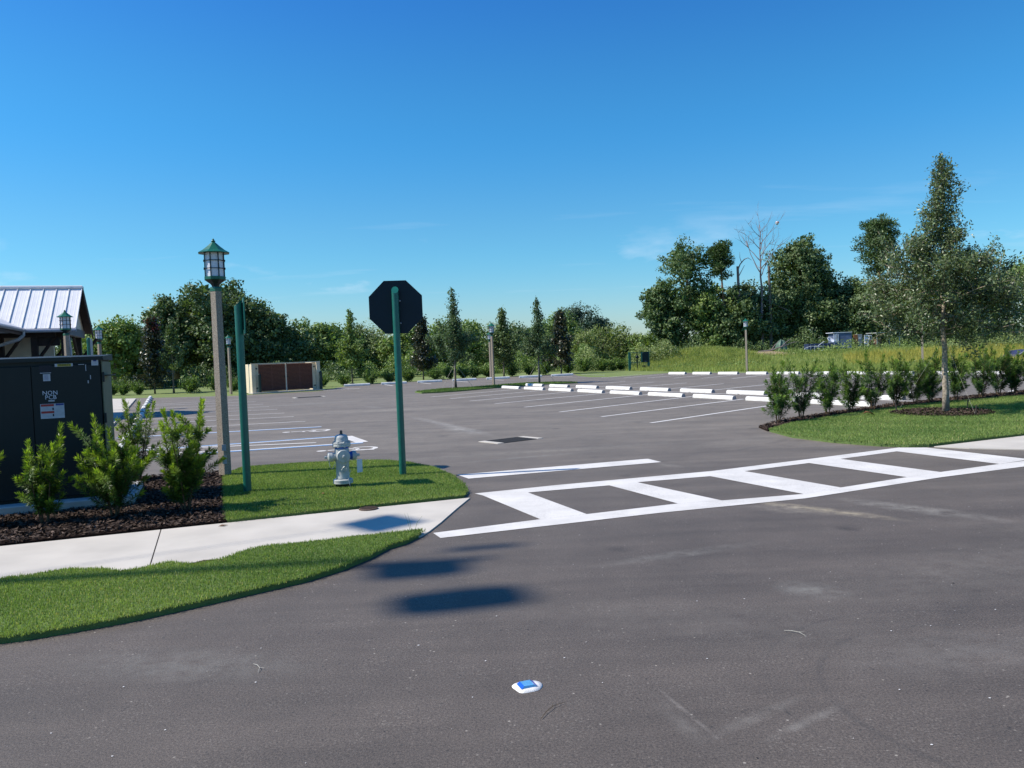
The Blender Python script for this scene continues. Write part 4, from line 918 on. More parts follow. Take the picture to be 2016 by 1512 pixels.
tree('young_tree', 'thin trunked tree beside the reddish magnolia', (-22.75, 52.6, 0), young_tree(48, 4.6, 1.5, spire(1.1, .1), 30, .16, .10, 60, .06), 'leaf_dark', 'bark_grey', 'young trees along the hedge')

def bush_mesh(seed):
    r = np.random.default_rng(seed); w = MB(); C, T, N, Ti = [], [], [], []
    for i in range(46):
        az = r.random()*6.28; e = .55+.75*r.random(); L = .75+.65*r.random(); d = np.array([math.cos(az)*math.cos(e), math.sin(az)*math.cos(e), math.sin(e)])
        pts = np.array(wob(r, (0, 0, .02), d, L, 5, .13, -.01)); w.tube(pts, [.012*(1-.7*k/5) for k in range(6)], 4)
        n = 46; f = (.2+.8*r.random(n)**.8)*5; k = np.minimum(f.astype(int), 4); fr = (f-k)[:, None]
        C.append(pts[k]*(1-fr)+pts[k+1]*fr+r.normal(0, .075, (n, 3))); T.append(norm(pts[k+1]-pts[k])+r.normal(0, .6, (n, 3))); N.append(r.normal(0, .6, (n, 3))+np.array([0, 0, .8])); Ti.append(np.clip((f/5)**2*r.random(n)*1.1, 0, 1))
    C, T, N, Ti = map(np.concatenate, (C, T, N, Ti)); s_ = .7+.6*r.random(len(C))
    C[:, 2] = np.maximum(C[:, 2], .03)
    return leaf_mesh('foliage', C, T, N, .16*s_, .075*s_, Ti), w.mesh('stems')
BV = [bush_mesh(51), bush_mesh(52), bush_mesh(53), bush_mesh(54)]
for p in BV: p[0].materials.append(MATS['leaf_bush']); p[1].materials.append(MATS['stem_brown'])
BUSH = [(-27.2, 53.2, .80), (-26.0, 52.4, .74), (-24.97, 52.2, .7), (-21.11, 51.2, .95), (-19.9, 52.6, .8), (-18.4, 51.8, .7), (-12.99, 53.6, .72), (-11.7, 54.6, .74), (-10.11, 56.0, .78), (-8.98, 57.2, .74), (-7.7, 58.6, .8), (-5.9, 60.6, .8), (-4.85, 61.7, .74), (-3.9, 62.3, .76), (-2.9, 62.2, .78), (-1.9, 62.4, .76),
        (.06, 62.4, .78), (1.38, 63.4, .85), (2.78, 63.6, .85), (4.75, 65.3, .92), (6.35, 67.5, .95), (7.82, 67.6, .95), (8.9, 67.8, .9), (9.6, 68.4, .85)]
for i, (x, y, s_) in enumerate(BUSH):
    t = thing('hedge_bush', 'vase-shaped green bush at the far lawn edge, %s from the building' % ORD[i], 'bush', (x, y, 0), i*1.7, 'bushes along the far lawn edge')
    t.scale = (s_*.82, s_*.82, s_*1.08)
    add_obj('foliage', BV[i % 4][0], None, t); add_obj('stems', BV[i % 4][1], None, t)

# ------------------------------------------------------------------ big background trees
def big_tree(seed, H, rad, nclump=150, per=46, leafL=.26, leafW=.15, z0=.06, lobes=6, clump=.20, trunk_r=.2, flat=1.0, sparse=0.0):
    r = np.random.default_rng(seed); w = MB()
    ells = [(0, 0, H*(.5+z0*.5), rad*.82, rad*.82, H*(.5-z0*.5)*.92)]
    for i in range(lobes):
        az = i*2.4+r.random(); zz_ = H*(.25+.6*r.random()); q = rad*(.42+.25*r.random()); sh = math.sin(math.pi*min(.98, max(.1, zz_/H)))**.6
        ells.append((math.cos(az)*(rad-q*.7)*sh, math.sin(az)*(rad-q*.7)*sh, min(zz_, H-q*.8), q, q, q*.9))
    ells.append((r.normal(0, rad*.12), r.normal(0, rad*.12), H*.84, rad*.42, rad*.42, H*.16))
    vol = np.array([(e[3]*e[5])**.9 for e in ells]); vol /= vol.sum()
    idx = r.choice(len(ells), nclump, p=vol); E_ = np.array(ells)[idx]
    d = norm(r.normal(0, 1, (nclump, 3))); rr_ = (.45+.55*r.random(nclump)**.5)[:, None]
    cc = E_[:, :3]+d*rr_*E_[:, 3:]; cc[:, 2] = np.clip(cc[:, 2], .35, H)
    cr = (clump*rad+.18)*(.6+.7*r.random(nclump))
    n = nclump*per; ci = np.repeat(np.arange(nclump), per)
    off = norm(r.normal(0, 1, (n, 3)))*(r.random(n)**.45)[:, None]; off[:, 2] *= .8
    C = cc[ci]+off*cr[ci][:, None]
    N = norm(off*.9+d[ci]*.5+np.array([0, 0, .45])+r.normal(0, .35, (n, 3)))
    nc = int(n*.22); dc = norm(r.normal(0, 1, (nc, 3)))*(r.random(nc)**.4)[:, None]; ec = np.array(ells)[r.choice(len(ells), nc, p=vol)]
    C[:nc] = ec[:, :3]+dc*ec[:, 3:]*.72; big = np.ones(n); big[:nc] = 1.9
    C[:, 2] = np.maximum(C[:, 2], .1)
    ti = np.clip(.25+.25*r.normal(0, 1, nclump)[ci]+.3*r.random(n), 0, 1)
    s_ = .65+.7*r.random(n)
    w.tube([(0, 0, 0), (r.normal(0, .1), r.normal(0, .1), H*.35), (r.normal(0, .25), r.normal(0, .25), H*.62), (r.normal(0, .3), r.normal(0, .3), H*.86)], [trunk_r*1.2, trunk_r*.8, trunk_r*.45, trunk_r*.12], 8)
    for k in r.choice(nclump, 14, replace=False):
        z_ = min(cc[k, 2]*.6, H*.55); w.tube([(0, 0, z_), tuple(cc[k]*np.array([.5, .5, 0])+np.array([0, 0, (z_+cc[k, 2])/2+.1])), tuple(cc[k])], [trunk_r*.35, trunk_r*.2, .02], 5)
    return leaf_mesh('crown', C, norm(r.normal(0, 1, (n, 3))), N, leafL*s_*big, leafW*s_*big, ti), w.mesh('trunk')

TL = [(-33.5, 66, 5.9, 2.4, 'leaf_mid', 'mid green tree just right of the roof edge'), (-38.4, 80, 6.0, 2.9, 'leaf_mid', 'far green tree in the gap right of the building'), (-31.6, 69, 5.0, 2.2, 'leaf_dark', 'dark low tree behind the reddish magnolia'), (-42, 76, 6.4, 2.8, 'leaf_dark', 'dark tree behind the building roof'),
      (-22.0, 77, 5.5, 2.9, 'leaf_dark', 'dark tree sloping down right of the biggest left tree'), (-20.6, 80, 6.2, 2.9, 'leaf_mid', 'rounded green tree above the trash enclosure'), (-18.4, 82, 5.6, 2.7, 'leaf_mid', 'green tree above the right half of the trash enclosure'), (-16.4, 85, 5.3, 2.6, 'leaf_dark', 'dark tree behind the slim hedge tree'), (-14.4, 86, 5.9, 3.0, 'leaf_light', 'pale green tree left of the octagonal sign pole'),
      (-11.4, 84, 5.3, 2.8, 'leaf_mid', 'green tree directly behind the octagonal sign pole'), (-8.0, 88, 5.8, 2.9, 'leaf_mid', 'green tree right of the octagonal sign'), (-5.0, 90, 6.0, 3.0, 'leaf_mid', 'green tree behind the left island oak'), (-1.4, 92, 5.8, 2.8, 'leaf_light', 'pale tree left of the centre lamp posts'), (1.2, 94, 5.3, 2.7, 'leaf_dark', 'dark tree right of the centre lamp posts'), (3.9, 92, 5.6, 2.8, 'leaf_mid', 'green tree behind the right island oak'),
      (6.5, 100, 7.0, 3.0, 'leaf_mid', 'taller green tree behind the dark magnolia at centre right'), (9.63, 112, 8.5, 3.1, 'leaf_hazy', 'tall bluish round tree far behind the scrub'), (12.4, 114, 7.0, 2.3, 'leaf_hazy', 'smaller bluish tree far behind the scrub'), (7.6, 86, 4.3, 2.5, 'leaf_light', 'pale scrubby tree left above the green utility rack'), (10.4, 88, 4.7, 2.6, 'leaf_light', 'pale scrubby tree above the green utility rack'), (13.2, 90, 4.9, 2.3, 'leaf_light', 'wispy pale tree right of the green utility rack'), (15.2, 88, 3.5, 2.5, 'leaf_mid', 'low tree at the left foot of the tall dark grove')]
for i, (x, y, H, r_, m_, lab) in enumerate(TL):
    sp_ = m_ == 'leaf_light'
    tree('background_tree', lab, (x, y, 0), big_tree(100+i, H, r_*1.12, 130 if not sp_ else 110, 44 if not sp_ else 34, .26 if not sp_ else .2, .16 if not sp_ else .1, .02, 6, .19, .14), m_, 'bark_grey', 'trees of the far tree line', i*1.3)
tree('background_tree', 'big dark dense tree crown behind the nearest lamp post', (-27.9, 75, 0), big_tree(140, 9.9, 5.2, 420, 52, .30, .18, .05, 9, .13, .35), 'leaf_dark', 'bark_grey', 'trees of the far tree line')
tree('background_tree', 'dark tree forming the left shoulder of the biggest left tree', (-31.6, 74, 0), big_tree(141, 8.7, 2.9, 230, 46, .28, .17, .05, 6, .16, .25), 'leaf_dark', 'bark_grey', 'trees of the far tree line')
tree('background_tree', 'dark tree forming the right shoulder of the biggest left tree', (-24.0, 76, 0), big_tree(142, 7.6, 2.9, 220, 46, .28, .17, .05, 6, .16, .25), 'leaf_dark', 'bark_grey', 'trees of the far tree line')

# the meadow rises gently towards the grove
def sm(t): t = np.clip(t, 0, 1); return t*t*(3-2*t)
def meadow_z(x, y):
    x, y = np.asarray(x, float), np.asarray(y, float)
    e = sm((y-(62.5-.25*(x-12)))/12)*sm((x-14)/9)*(1-.9*sm((x-40)/10))*.85
    mnd = 1.30*np.exp(-((x-17.2)/3.6)**2-((y-71.5)/4.2)**2)+.5*np.exp(-((x-12.5)/3.0)**2-((y-73)/3.5)**2)
    k = sm((x-9.5)/3.0)*sm((y-56+.9*(x-12))/6)
    return (e+mnd)*k-.012+.05*np.sin(x*1.3)*np.sin(y*.9)*k
xs, ys = np.linspace(6, 90, 140), np.linspace(40, 112, 110); X_, Y_ = np.meshgrid(xs, ys)
vv = np.c_[X_.ravel(), Y_.ravel(), meadow_z(X_, Y_).ravel()]
nx = len(xs); ii = np.arange((len(ys)-1)*(nx-1)); a = (ii//(nx-1))*nx+ii % (nx-1)
fidx = np.stack([a, a+1, a+nx+1, a+nx], 1)
cen = vv[fidx].mean(1); fidx = fidx[(cen[:, 2] > -.008) & ~inside(ASPH, cen[:, :2])]
tag(add_obj('meadow_ground', np_mesh('meadow_ground', vv, 4, fidx.ravel()), MATS['field'], None, True), kind='structure')

GZ = lambda x, y: float(meadow_z(x, y))
TR = [(16.3, 84, 9.4, 2.0, 'leaf_feather', 'left edge tree of the tall dark grove'), (21.7, 84, 8.4, 2.8, 'leaf_mid', 'green tree under the small pine in the grove'), (23.9, 83, 8.1, 2.5, 'leaf_dark', 'dark tree left of the bare dead trunk'), (26.4, 85, 8.6, 2.8, 'leaf_dark', 'dark tree at the foot of the bare dead tree'),
      (29.9, 86, 8.2, 2.7, 'leaf_dark', 'dark tree between the dead tree and the big round crown'), (35.3, 88, 10.4, 2.9, 'leaf_dark', 'dark shoulder tree right of the big round crown'), (37.3, 86, 8.8, 3.0, 'leaf_dark', 'dark tree above the blue trailer'), (38.6, 84, 7.5, 2.9, 'leaf_dark', 'dark tree above the grey lockers'),
      (43.5, 88, 8.4, 3.4, 'leaf_dark', 'dark tree behind the tall pine foot'), (45.8, 85, 8.2, 4.0, 'leaf_dark', 'dark tree behind the left side of the young oak'), (51.5, 90, 9.6, 4.8, 'leaf_dark', 'dark broad tree behind the trunk of the young oak'), (56.0, 88, 10.2, 4.4, 'leaf_mid', 'green tree behind the right side of the young oak'), (61, 88, 11.0, 4.6, 'leaf_mid', 'green tree at the right picture edge far behind')]
for i, (x, y, H, r_, m_, lab) in enumerate(TR):
    tree('grove_tree', lab, (x, y, GZ(x, y)-.1), big_tree(200+i, H-GZ(x, y)*.6, r_*1.1, 170, 46, .27, .16, .02, 7, .18, .2), m_, 'bark_grey', 'trees of the right grove', i*1.1)
tree('grove_tree', 'tall feathery tree at the left of the grove', (19.08, 85, GZ(19.08, 85)-.1), big_tree(230, 13.4, 3.5, 330, 40, .26, .13, .02, 12, .13, .25), 'leaf_feather', 'bark_grey', 'trees of the right grove')
tree('grove_tree', 'big round dense crown in the middle of the grove', (32.2, 86, GZ(32, 86)-.1), big_tree(231, 13.2, 3.9, 420, 46, .27, .16, .10, 9, .13, .3), 'leaf_dark', 'bark_grey', 'trees of the right grove')

def pine(seed, H, rad, zlow, n_cl):
    r = np.random.default_rng(seed); w = MB(); tz = np.linspace(0, H*.97, 9); pts = [(r.normal(0, .10) if k else 0, r.normal(0, .10) if k else 0, z) for k, z in enumerate(tz)]
    w.tube(pts, [.21*(1-.85*k/8) for k in range(9)], 8); C, N, T, Ti = [], [], [], []
    for i in range(n_cl):
        t = i/n_cl; z = zlow+(H-zlow)*t**.8; L = rad*(.35+.65*math.sin(math.pi*min(1, .25+.75*t))**.7)*(.45+.65*r.random()); az = i*2.4
        d = np.array([math.cos(az), math.sin(az), .25+.5*r.random()]); p = wob(r, (0, 0, z-.4), d, L, 4, .15, .05); w.tube(p, [.05, .04, .03, .02, .012], 4)
        if r.random() < .12 and t < .3: continue
        for q, cr in ((p[-1], .72), (p[-2]+r.normal(0, .2, 3), .6), (p[-3]+r.normal(0, .2, 3), .5)):
            n = 62; off = norm(r.normal(0, 1, (n, 3)))*(r.random(n)**.5)[:, None]*cr*np.array([1, 1, .7]); C.append(q+off); T.append(norm(off+np.array([0, 0, .2]))); N.append(norm(r.normal(0, 1, (n, 3)))); Ti.append(np.clip(.3+.3*off[:, 2]/cr+.3*r.random(n), 0, 1))
    for i in range(5):
        z = zlow*(.55+.4*r.random()); az = r.random()*6.28; p = wob(r, (0, 0, z), (math.cos(az), math.sin(az), .15), .8+.8*r.random(), 4, .2, 0); w.tube(p, [.03, .025, .02, .014, .008], 4)
    C, T, N, Ti = map(np.concatenate, (C, T, N, Ti)); return leaf_mesh('crown', C, T, N, .30, .11, Ti), w.mesh('trunk')
tree('pine_tree', 'small pine rising between the feathery tree and the bare dead tree', (22.47, 83, GZ(22.4, 83)-.1), pine(240, 11.9, 1.25, 8.6, 30), 'leaf_pine', 'bark_pine', 'pines of the right grove')
tree('pine_tree', 'tall pine with bare reddish trunk left of the young oak', (40.71, 86, GZ(40.7, 86)-.1), pine(241, 14.0, 2.7, 8.2, 66), 'leaf_pine', 'bark_pine', 'pines of the right grove')

def dead_tree(seed, H, levels, rad, fork=.55, spread=.5):
    r = np.random.default_rng(seed); w = MB(); tips = []
    trunk_ = [np.array([0, 0, 0.])]
    for k in range(10): trunk_.append(np.array([r.normal(0, .07), r.normal(0, .07), H*.92*(k+1)/10]))
    w.tube(trunk_, [rad*(1-.88*k/10) for k in range(11)], 7)
    def grow(p, d, L, rr_, lv):
        pts = wob(r, p, d, L, 5, .13, .07); w.tube(pts, [rr_*(1-.7*k/5) for k in range(6)], 5)
        if lv == 0: tips.append(pts[-1]); return
        for _ in range(3 if lv > 1 else 2):
            k = r.integers(2, 6); grow(pts[k], norm(norm(pts[k]-pts[k-1])+r.normal(0, .5, 3)), L*(.4+.2*r.random()), rr_*.5, lv-1)
        grow(pts[5], norm(pts[5]-pts[4]), L*.4, rr_*.3, 0)
    nb = 13
    for i in range(nb):
        t = i/nb; z = H*(fork+(.92-fork)*t); k = z/(H*.92)*10; i0 = min(int(k), 9); p = trunk_[i0]+(trunk_[i0+1]-trunk_[i0])*(k-i0)
        az = i*2.2+r.normal(0, .3); grow(p, np.array([math.cos(az)*spread*1.6, math.sin(az)*spread*1.6, .8]), H*.20*(1.15-.6*t)*(.8+.4*r.random()), rad*.32*(1-.5*t), levels)
    return w, tips
t = thing('dead_tree', 'tall bare dead tree standing above the grove', 'tree', (26.77, 83.2, GZ(26.7, 83)-.1), .4)
w, tips = dead_tree(250, 14.9, 2, .19, .55, .42); w.build('trunk', MATS['bark_dead'], t, True)
t = thing('dead_snag', 'short broken snag with a hooked branch in the grove', 'tree', (24.31, 83, GZ(24, 83)-.1), 0)
MB().tube([(0, 0, 0), (.05, 0, 5), (0, .05, 9.4)], [.2, .16, .13], 7).build('trunk', MATS['bark_dead'], t)
MB().tube([(0, 0, 9.0), (.25, 0, 9.6), (.7, 0, 10.1), (1.1, 0, 10.25), (1.5, .1, 10.0)], [.07, .06, .05, .035, .02], 6).build('branch', MATS['bark_dead'], t)
MB().tube([(0, 0, 8.2), (.35, .1, 8.8), (.75, .1, 9.5)], [.05, .04, .02], 5).build('branch', MATS['bark_dead'], t)
MB().tube([(.4, 0, 9.8), (.25, 0, 10.3), (.25, 0, 10.9)], [.035, .025, .012], 5).build('branch', MATS['bark_dead'], t)
t = thing('dead_snag', 'plain broken trunk left of the big round crown', 'tree', (27.6, 83, GZ(27.6, 83)-.1), 0)
MB().tube([(0, 0, 0), (.05, 0, 5), (0, .05, 9.3)], [.2, .16, .12], 7).build('trunk', MATS['bark_grey'], t)
MB().tube([(0, 0, 5.5), (.9, 0, 5.0), (1.8, 0, 4.6), (2.4, .1, 4.1)], [.06, .05, .04, .02], 5).build('branch', MATS['bark_dead'], t)
k_ = thing('balloon_scrap', 'tiny white and red scrap hanging beside the bare treetop', 'scrap', (28.65, 83.2, 14.55), .5)
MB().lathe([(.02, -.22), (.14, -.12), (.2, .02), (.14, .16), (.03, .2)], 10).build('pale_part', MATS['junk_white'], k_, True)
MB().box((.02, -.15, .06), (.28, .14, .08), .4, bev=.02).build('red_part', MATS['kite_red'], k_)
MB().tube([(0, 0, -.2), (-.08, 0, -.6), (-.25, 0, -1.1), (-.5, 0, -1.6)], .008, 4).build('string', MATS['rope_pale'], k_)

# far woodland closing the horizon
def woodland():
    r = np.random.default_rng(77); n = 52000
    x = r.uniform(-95, 120, n); y = 116+r.random(n)*14+.02*np.abs(x); h = 3.6+1.2*np.sin(x*.21)+.8*np.sin(x*.57+1)+.5*np.sin(x*1.3)
    z = h*r.random(n)**.7; C = np.c_[x, y, z]
    return leaf_mesh('far_woodland', C, r.normal(0, 1, (n, 3)), r.normal(0, .7, (n, 3))+np.array([0, -.4, .5]), .75, .45, r.random(n))
tag(add_obj('far_woodland', woodland(), MATS['leaf_dark']), 'far dark band of woodland closing the horizon', 'woodland', kind='stuff')
# undergrowth below the tree lines
def under(name, x0, x1, yc, h, n, label, matn, zf=None, size=.22, yslope=0.0):
    r = np.random.default_rng(int(abs(x0*10))+n); x = r.uniform(x0, x1, n); y = yc+yslope*(x-x0)+r.normal(0, 1.3, n)
    hh = h*(.55+.3*np.sin(x*1.1)+.25*np.sin(x*2.7+1)+.2*np.sin(x*.45)).clip(.25, 1.4); z = hh*r.random(n)**.8+(.05 if zf is None else zf(x, y))
    me = leaf_mesh(name, np.c_[x, y, z], r.normal(0, 1, (n, 3)), r.normal(0, .6, (n, 3))+np.array([0, -.2, .8]), size*(.7+.6*r.random(n)), size*.5, np.clip(r.random(n)**1.5+.2*(z/h-.5), 0, 1))
    return tag(add_obj(name, me, MATS[matn]), label, 'undergrowth', kind='stuff')
under('undergrowth', -44, -14, 70, 1.9, 15000, 'dark undergrowth below the left trees', 'leaf_dark')
under('undergrowth', -14, 15, 76, 2.4, 17000, 'mixed green undergrowth behind the hedge at centre', 'leaf_mid')
under('undergrowth', 14, 64, 81, 2.2, 22000, 'dark undergrowth in the shade of the grove', 'leaf_dark', meadow_z)
under('undergrowth', 5.5, 15, 72, 2.0, 9000, 'pale weedy scrub behind the green utility rack', 'leaf_light', meadow_z, .2)
under('undergrowth', 11.5, 30, 64.5, .55, 2600, 'low rough weed tufts at the foot of the mound', 'leaf_mid', meadow_z, .13, -.35)
under('undergrowth', 24, 40, 70, .9, 4200, 'weeds before the parked trailers', 'leaf_mid', meadow_z, .16)
under('undergrowth', 36, 56, 66, 1.5, 9000, 'weeds on the meadow behind the right hedge', 'leaf_light', meadow_z, .16)
# tall meadow grass
MEAD = [(9.6, 66), (12.4, 57.5), (16.6, 49.5), (20.5, 42.5), (26, 36), (40, 36), (58, 46), (58, 72), (40, 76), (30, 75), (24, 75.5), (20, 78), (12, 77)]
blades('meadow_grass', MEAD, 95, .22, .035, 0, 'blade_meadow', 'tall yellow-green meadow grass on the low mound', .55, 'grass', meadow_z, .4)
blades('meadow_grass', [(10.2, 66), (12.5, 62), (18, 63), (22, 66), (21, 75), (16, 77), (11.5, 77)], 330, .26, .035, 0, 'blade_meadow', 'dense tall grass covering the mound beside the utility rack', .5, 'grass', meadow_z, .4)
blades('meadow_grass', [(24, 56), (28, 50), (36, 48), (46, 54), (42, 66), (28, 66)], 130, .32, .035, 0, 'blade_yellow', 'band of yellow flowering weeds across the meadow', .5, 'flowers', meadow_z, .4)
MB_s = MB(); sp_ = [(21.0, 70.0), (22.2, 68.9), (24.4, 68.8), (26.0, 69.9), (24.9, 71.4), (22.3, 71.3)]
MB_s.add([(x, y, GZ(x, y)+.02) for x, y in sp_]+[(23.3, 70.2, GZ(23.3, 70.2)+.30)], [(i, (i+1) % 6, 6) for i in range(6)]); tag(MB_s.build('sand_patch', MATS['sand']), kind='structure')

# ------------------------------------------------------------------ trash enclosure
en = thing('trash_enclosure', 'cream walled trash enclosure with brown slatted double gate', 'enclosure', (-15.3, 46.0, 0), R(31))
EW, EH = 4.05, 1.72
for x in (.09, EW-.09):
    MB().box((x, .95, EH/2), (.22, 2.3, EH), 0, bev=.01).build('side_wall', MATS['stucco_enclosure'], en)
MB().box((EW/2, 2.2, EH/2-.01), (EW-.02, .2, EH-.02)).build('rear_wall', MATS['stucco_enclosure'], en)
MB().box((EW/2, -.16, EH+.015), (EW+.06, .10, .05)).build('top_rail', MATS['stucco_enclosure'], en)
MB().box((EW/2, -.1, .02), (EW+.25, 1.2, .05)).build('apron', MATS['concrete_white'], en)
for gx0, gx1 in ((.42, 2.0), (2.08, 3.66)):
    gt = MB().box(((gx0+gx1)/2, .06, EH/2+.04), (gx1-gx0, .02, EH-.16)).build('gate', MATS['gate_dark'], en)
    for x in (gx0+.03, gx1-.03, (gx0+gx1)/2): MB().box((x, .035, EH/2+.04), (.05, .03, EH-.14)).build('stile', MATS['gate_slat'], gt)
    for k in range(20): MB().box(((gx0+gx1)/2, .028, .17+k*.078), (gx1-gx0-.03, .022, .052), M=Matrix.Rotation(R(18), 3, 'X')).build('slat', MATS['gate_slat'], gt)
MB().box((2.04, .02, EH/2+.05), (.055, .05, EH-.02)).build('centre_post', MATS['stucco'], en)
for x in (1.96, 2.12): MB().box((x, .0, .92), (.05, .04, .10)).build('latch', MATS['lamp_dark'], en)
for x in (.31, EW-.31): MB().box((x, .05, EH/2), (.20, .14, EH)).build('jamb', MATS['stucco_enclosure'], en)
for x in (.30, EW-.30):
    for z in (.3, 1.45): MB().box((x, -.03, z), (.10, .05, .06)).build('hinge', MATS['lamp_dark'], en)
for (x, y, lab) in ((.38, -.35, 'dark green bollard at the left gate post of the trash enclosure'), (EW-.02, -.38, 'dark green bollard at the right gate post of the trash enclosure')):
    c_, s_ = math.cos(R(31)), math.sin(R(31))
    t = thing('bollard', lab, 'bollard', (-15.3+x*c_-y*s_, 46.0+x*s_+y*c_, 0), 0, 'bollards of the trash enclosure')
    MB().lathe([(.09, 0), (.09, 1.08)], 14).build('post', MATS['bollard_green'], t); MB().lathe([(.09, 1.078), (.085, 1.11), (.06, 1.14), (0, 1.155)], 14).build('dome_cap', MATS['bollard_green'], t, True)

# ------------------------------------------------------------------ green utility rack
ur = thing('utility_rack', 'dark green utility rack with electric boxes before the mound', 'utility rack', (9.78, 65.4, 0), R(4))
for x in (.12, 1.72): MB().box((x, 0, .77), (.20, .10, 1.55)).build('post', MATS['pole_green'], ur)
MB().box((.9, 0, 1.50), (1.62, .05, .05)).build('rail', MATS['pole_green'], ur); MB().box((.9, 0, .68), (1.62, .05, .05)).build('rail', MATS['pole_green'], ur)
MB().box((.76, 0, .77), (.07, .06, 1.50)).build('upright', MATS['sign_back'], ur)
MB().lathe([(.13, 0), (.13, .10), (.10, .14)], 14, (.76, -.02, 1.12), (0, -1, 0)).build('meter', MATS['sign_back'], ur)
cb = MB().box((1.38, -.12, 1.10), (.62, .20, .86), 0, bev=.01).build('control_box', MATS['sign_back'], ur)
MB().box((1.10, -.225, 1.10), (.10, .012, .80)).build('box_edge', MATS['pole_green'], cb); MB().box((1.2, -.224, 1.46), (.10, .008, .03)).build('label_strip', MATS['plate_grey'], cb); MB().box((1.42, -.224, .74), (.14, .008, .03)).build('label_strip', MATS['plate_grey'], cb)
MB().box((1.28, -.1, .22), (.26, .16, .36), 0, bev=.01).build('lower_box', MATS['sign_back'], ur)
for x in (1.30, 1.47, 1.55): MB().lathe([(.022, .02), (.022, .70)], 8, (x, -.08, 0)).build('conduit', MATS['pole_green'], ur)

# ------------------------------------------------------------------ yard junk before the grove
def junk(name, lab, cat, x, y, rz=0, z=None): return thing(name, lab, cat, (x, y, GZ(x, y)+.02 if z is None else z), rz, 'junk stored before the grove')
t = junk('cargo_trailer', 'blue box trailer with pale curtained end before the dark grove', 'trailer', 31.4, 75, R(-6))
MB().box((.15, 0, 1.0), (1.5, 2.2, 1.5), 0, bev=.03).build('box', MATS['trailer_blue'], t); MB().box((.05, 0, 1.77), (1.75, 2.3, .06)).build('roof', MATS['junk_white'], t)
for k in range(4): MB().box((-.72+.13*k, -1.12, 1.25-.05*(k % 2)), (.075, .03, .85), .1).build('curtain', MATS['junk_white'], t)
for x in (-.35, .55):
    wh = MB().lathe([(.28, -.09), (.30, -.06), (.30, .06), (.28, .09)], 16, (x, -1.0, .29), (0, 1, 0)).build('wheel', MATS['tyre'], t); MB().lathe([(.15, .10), (.12, .115)], 12, (x, -1.0, .29), (0, -1, 0)).build('rim', MATS['junk_grey'], wh)
MB().tube([(-.6, 0, .35), (-1.3, 0, .35)], .04, 6).build('drawbar', MATS['junk_grey'], t)
t = junk('flat_trailer', 'low navy blue trailer left of the box trailer', 'trailer', 29.35, 74.6, R(-4))
MB().box((0, 0, .55), (2.3, 1.5, .55), 0, bev=.02).build('bed', MATS['trailer_navy'], t)
for k in range(6): MB().box((-1.0+k*.4, -.765, .55), (.05, .03, .5)).build('rib', MATS['trailer_blue'], t)
for x in (-.5, .5): MB().lathe([(.27, -.08), (.27, .08)], 14, (x, -.62, .26), (0, 1, 0)).build('wheel', MATS['tyre'], t)
t = junk('satellite_dish', 'white dish tilted on the navy trailer', 'dish', 30.2, 74.0, 0, GZ(30.2, 74)+.85)
MB().lathe([(.05, .0), (.22, .05), (.34, .14), (.36, .19), (.30, .16), (.05, .04)], 16, (0, 0, .2), (.3, -.6, .7)).build('bowl', MATS['junk_white'], t, True); MB().tube([(0, 0, 0), (0, 0, .22)], .03, 6).build('mount', MATS['junk_grey'], t)
t = junk('tube_frame', 'bent pale metal tube frame lying in the grass', 'frame', 28.0, 72.6, 0)
MB().tube([(-.9, 0, .05), (-.7, 0, .45), (-.2, 0, .62), (.9, 0, .55), (1.0, 0, .25), (.6, 0, .05), (-.9, 0, .05)], .025, 5).build('hoop', MATS['junk_white'], t)
for x in (-.55, -.2, .15, .5): MB().tube([(x, 0, .06), (x+.08, .05, .57)], .02, 5).build('bar', MATS['junk_white'], t)
MB().tube([(.4, .1, .5), (1.05, .4, .9), (1.3, .5, 1.0)], .025, 5).build('bar', MATS['junk_white'], t)
t = junk('tarp_heap', 'pale green tarp covered heap in the shade of the grove', 'tarp', 26.0, 75.2, .3)
mb = MB(); rr = np.random.default_rng(9); rings = []
for j, (q, h) in enumerate(((.62, 0), (.60, .45), (.50, .9), (.32, 1.2), (.05, 1.33))): rings.append([(q*(1+.12*rr.normal())*math.cos(a), q*.8*(1+.12*rr.normal())*math.sin(a), h+.05*rr.normal()*(h > 0)) for a in np.linspace(0, 2*math.pi, 14, endpoint=False)])
mb.add([p for r_ in rings for p in r_], [(j*14+i, j*14+(i+1) % 14, (j+1)*14+(i+1) % 14, (j+1)*14+i) for j in range(4) for i in range(14)]); mb.build('cover', MATS['tarp_green'], t)
MB().tube([(-.62, .0, .12), (-.2, -.55, .14), (.4, -.4, .13), (.62, .1, .12)], .02, 5).build('rope', MATS['rope_pale'], t)
t = junk('locker', 'small grey locker left of the rusty door', 'locker', 32.55, 75.3); MB().box((0, 0, .75), (.42, .4, 1.4), 0, bev=.01).build('case', MATS['tyre'], t); MB().box((0, -.21, 1.0), (.36, .02, .45)).build('door', MATS['junk_grey'], t); MB().box((.1, -.225, .95), (.03, .02, .1)).build('handle', MATS['tyre'], t)
t = junk('rusty_door', 'orange rusty metal panel leaning on the lockers', 'panel', 33.0, 74.8, .1); MB().box((0, 0, .88), (.40, .05, 1.2), 0, M=Matrix.Rotation(R(-6), 3, 'X'), bev=.01).build('sheet', MATS['rust'], t); MB().box((0, -.04, 1.35), (.36, .02, .03)).build('rail', MATS['rust'], t)
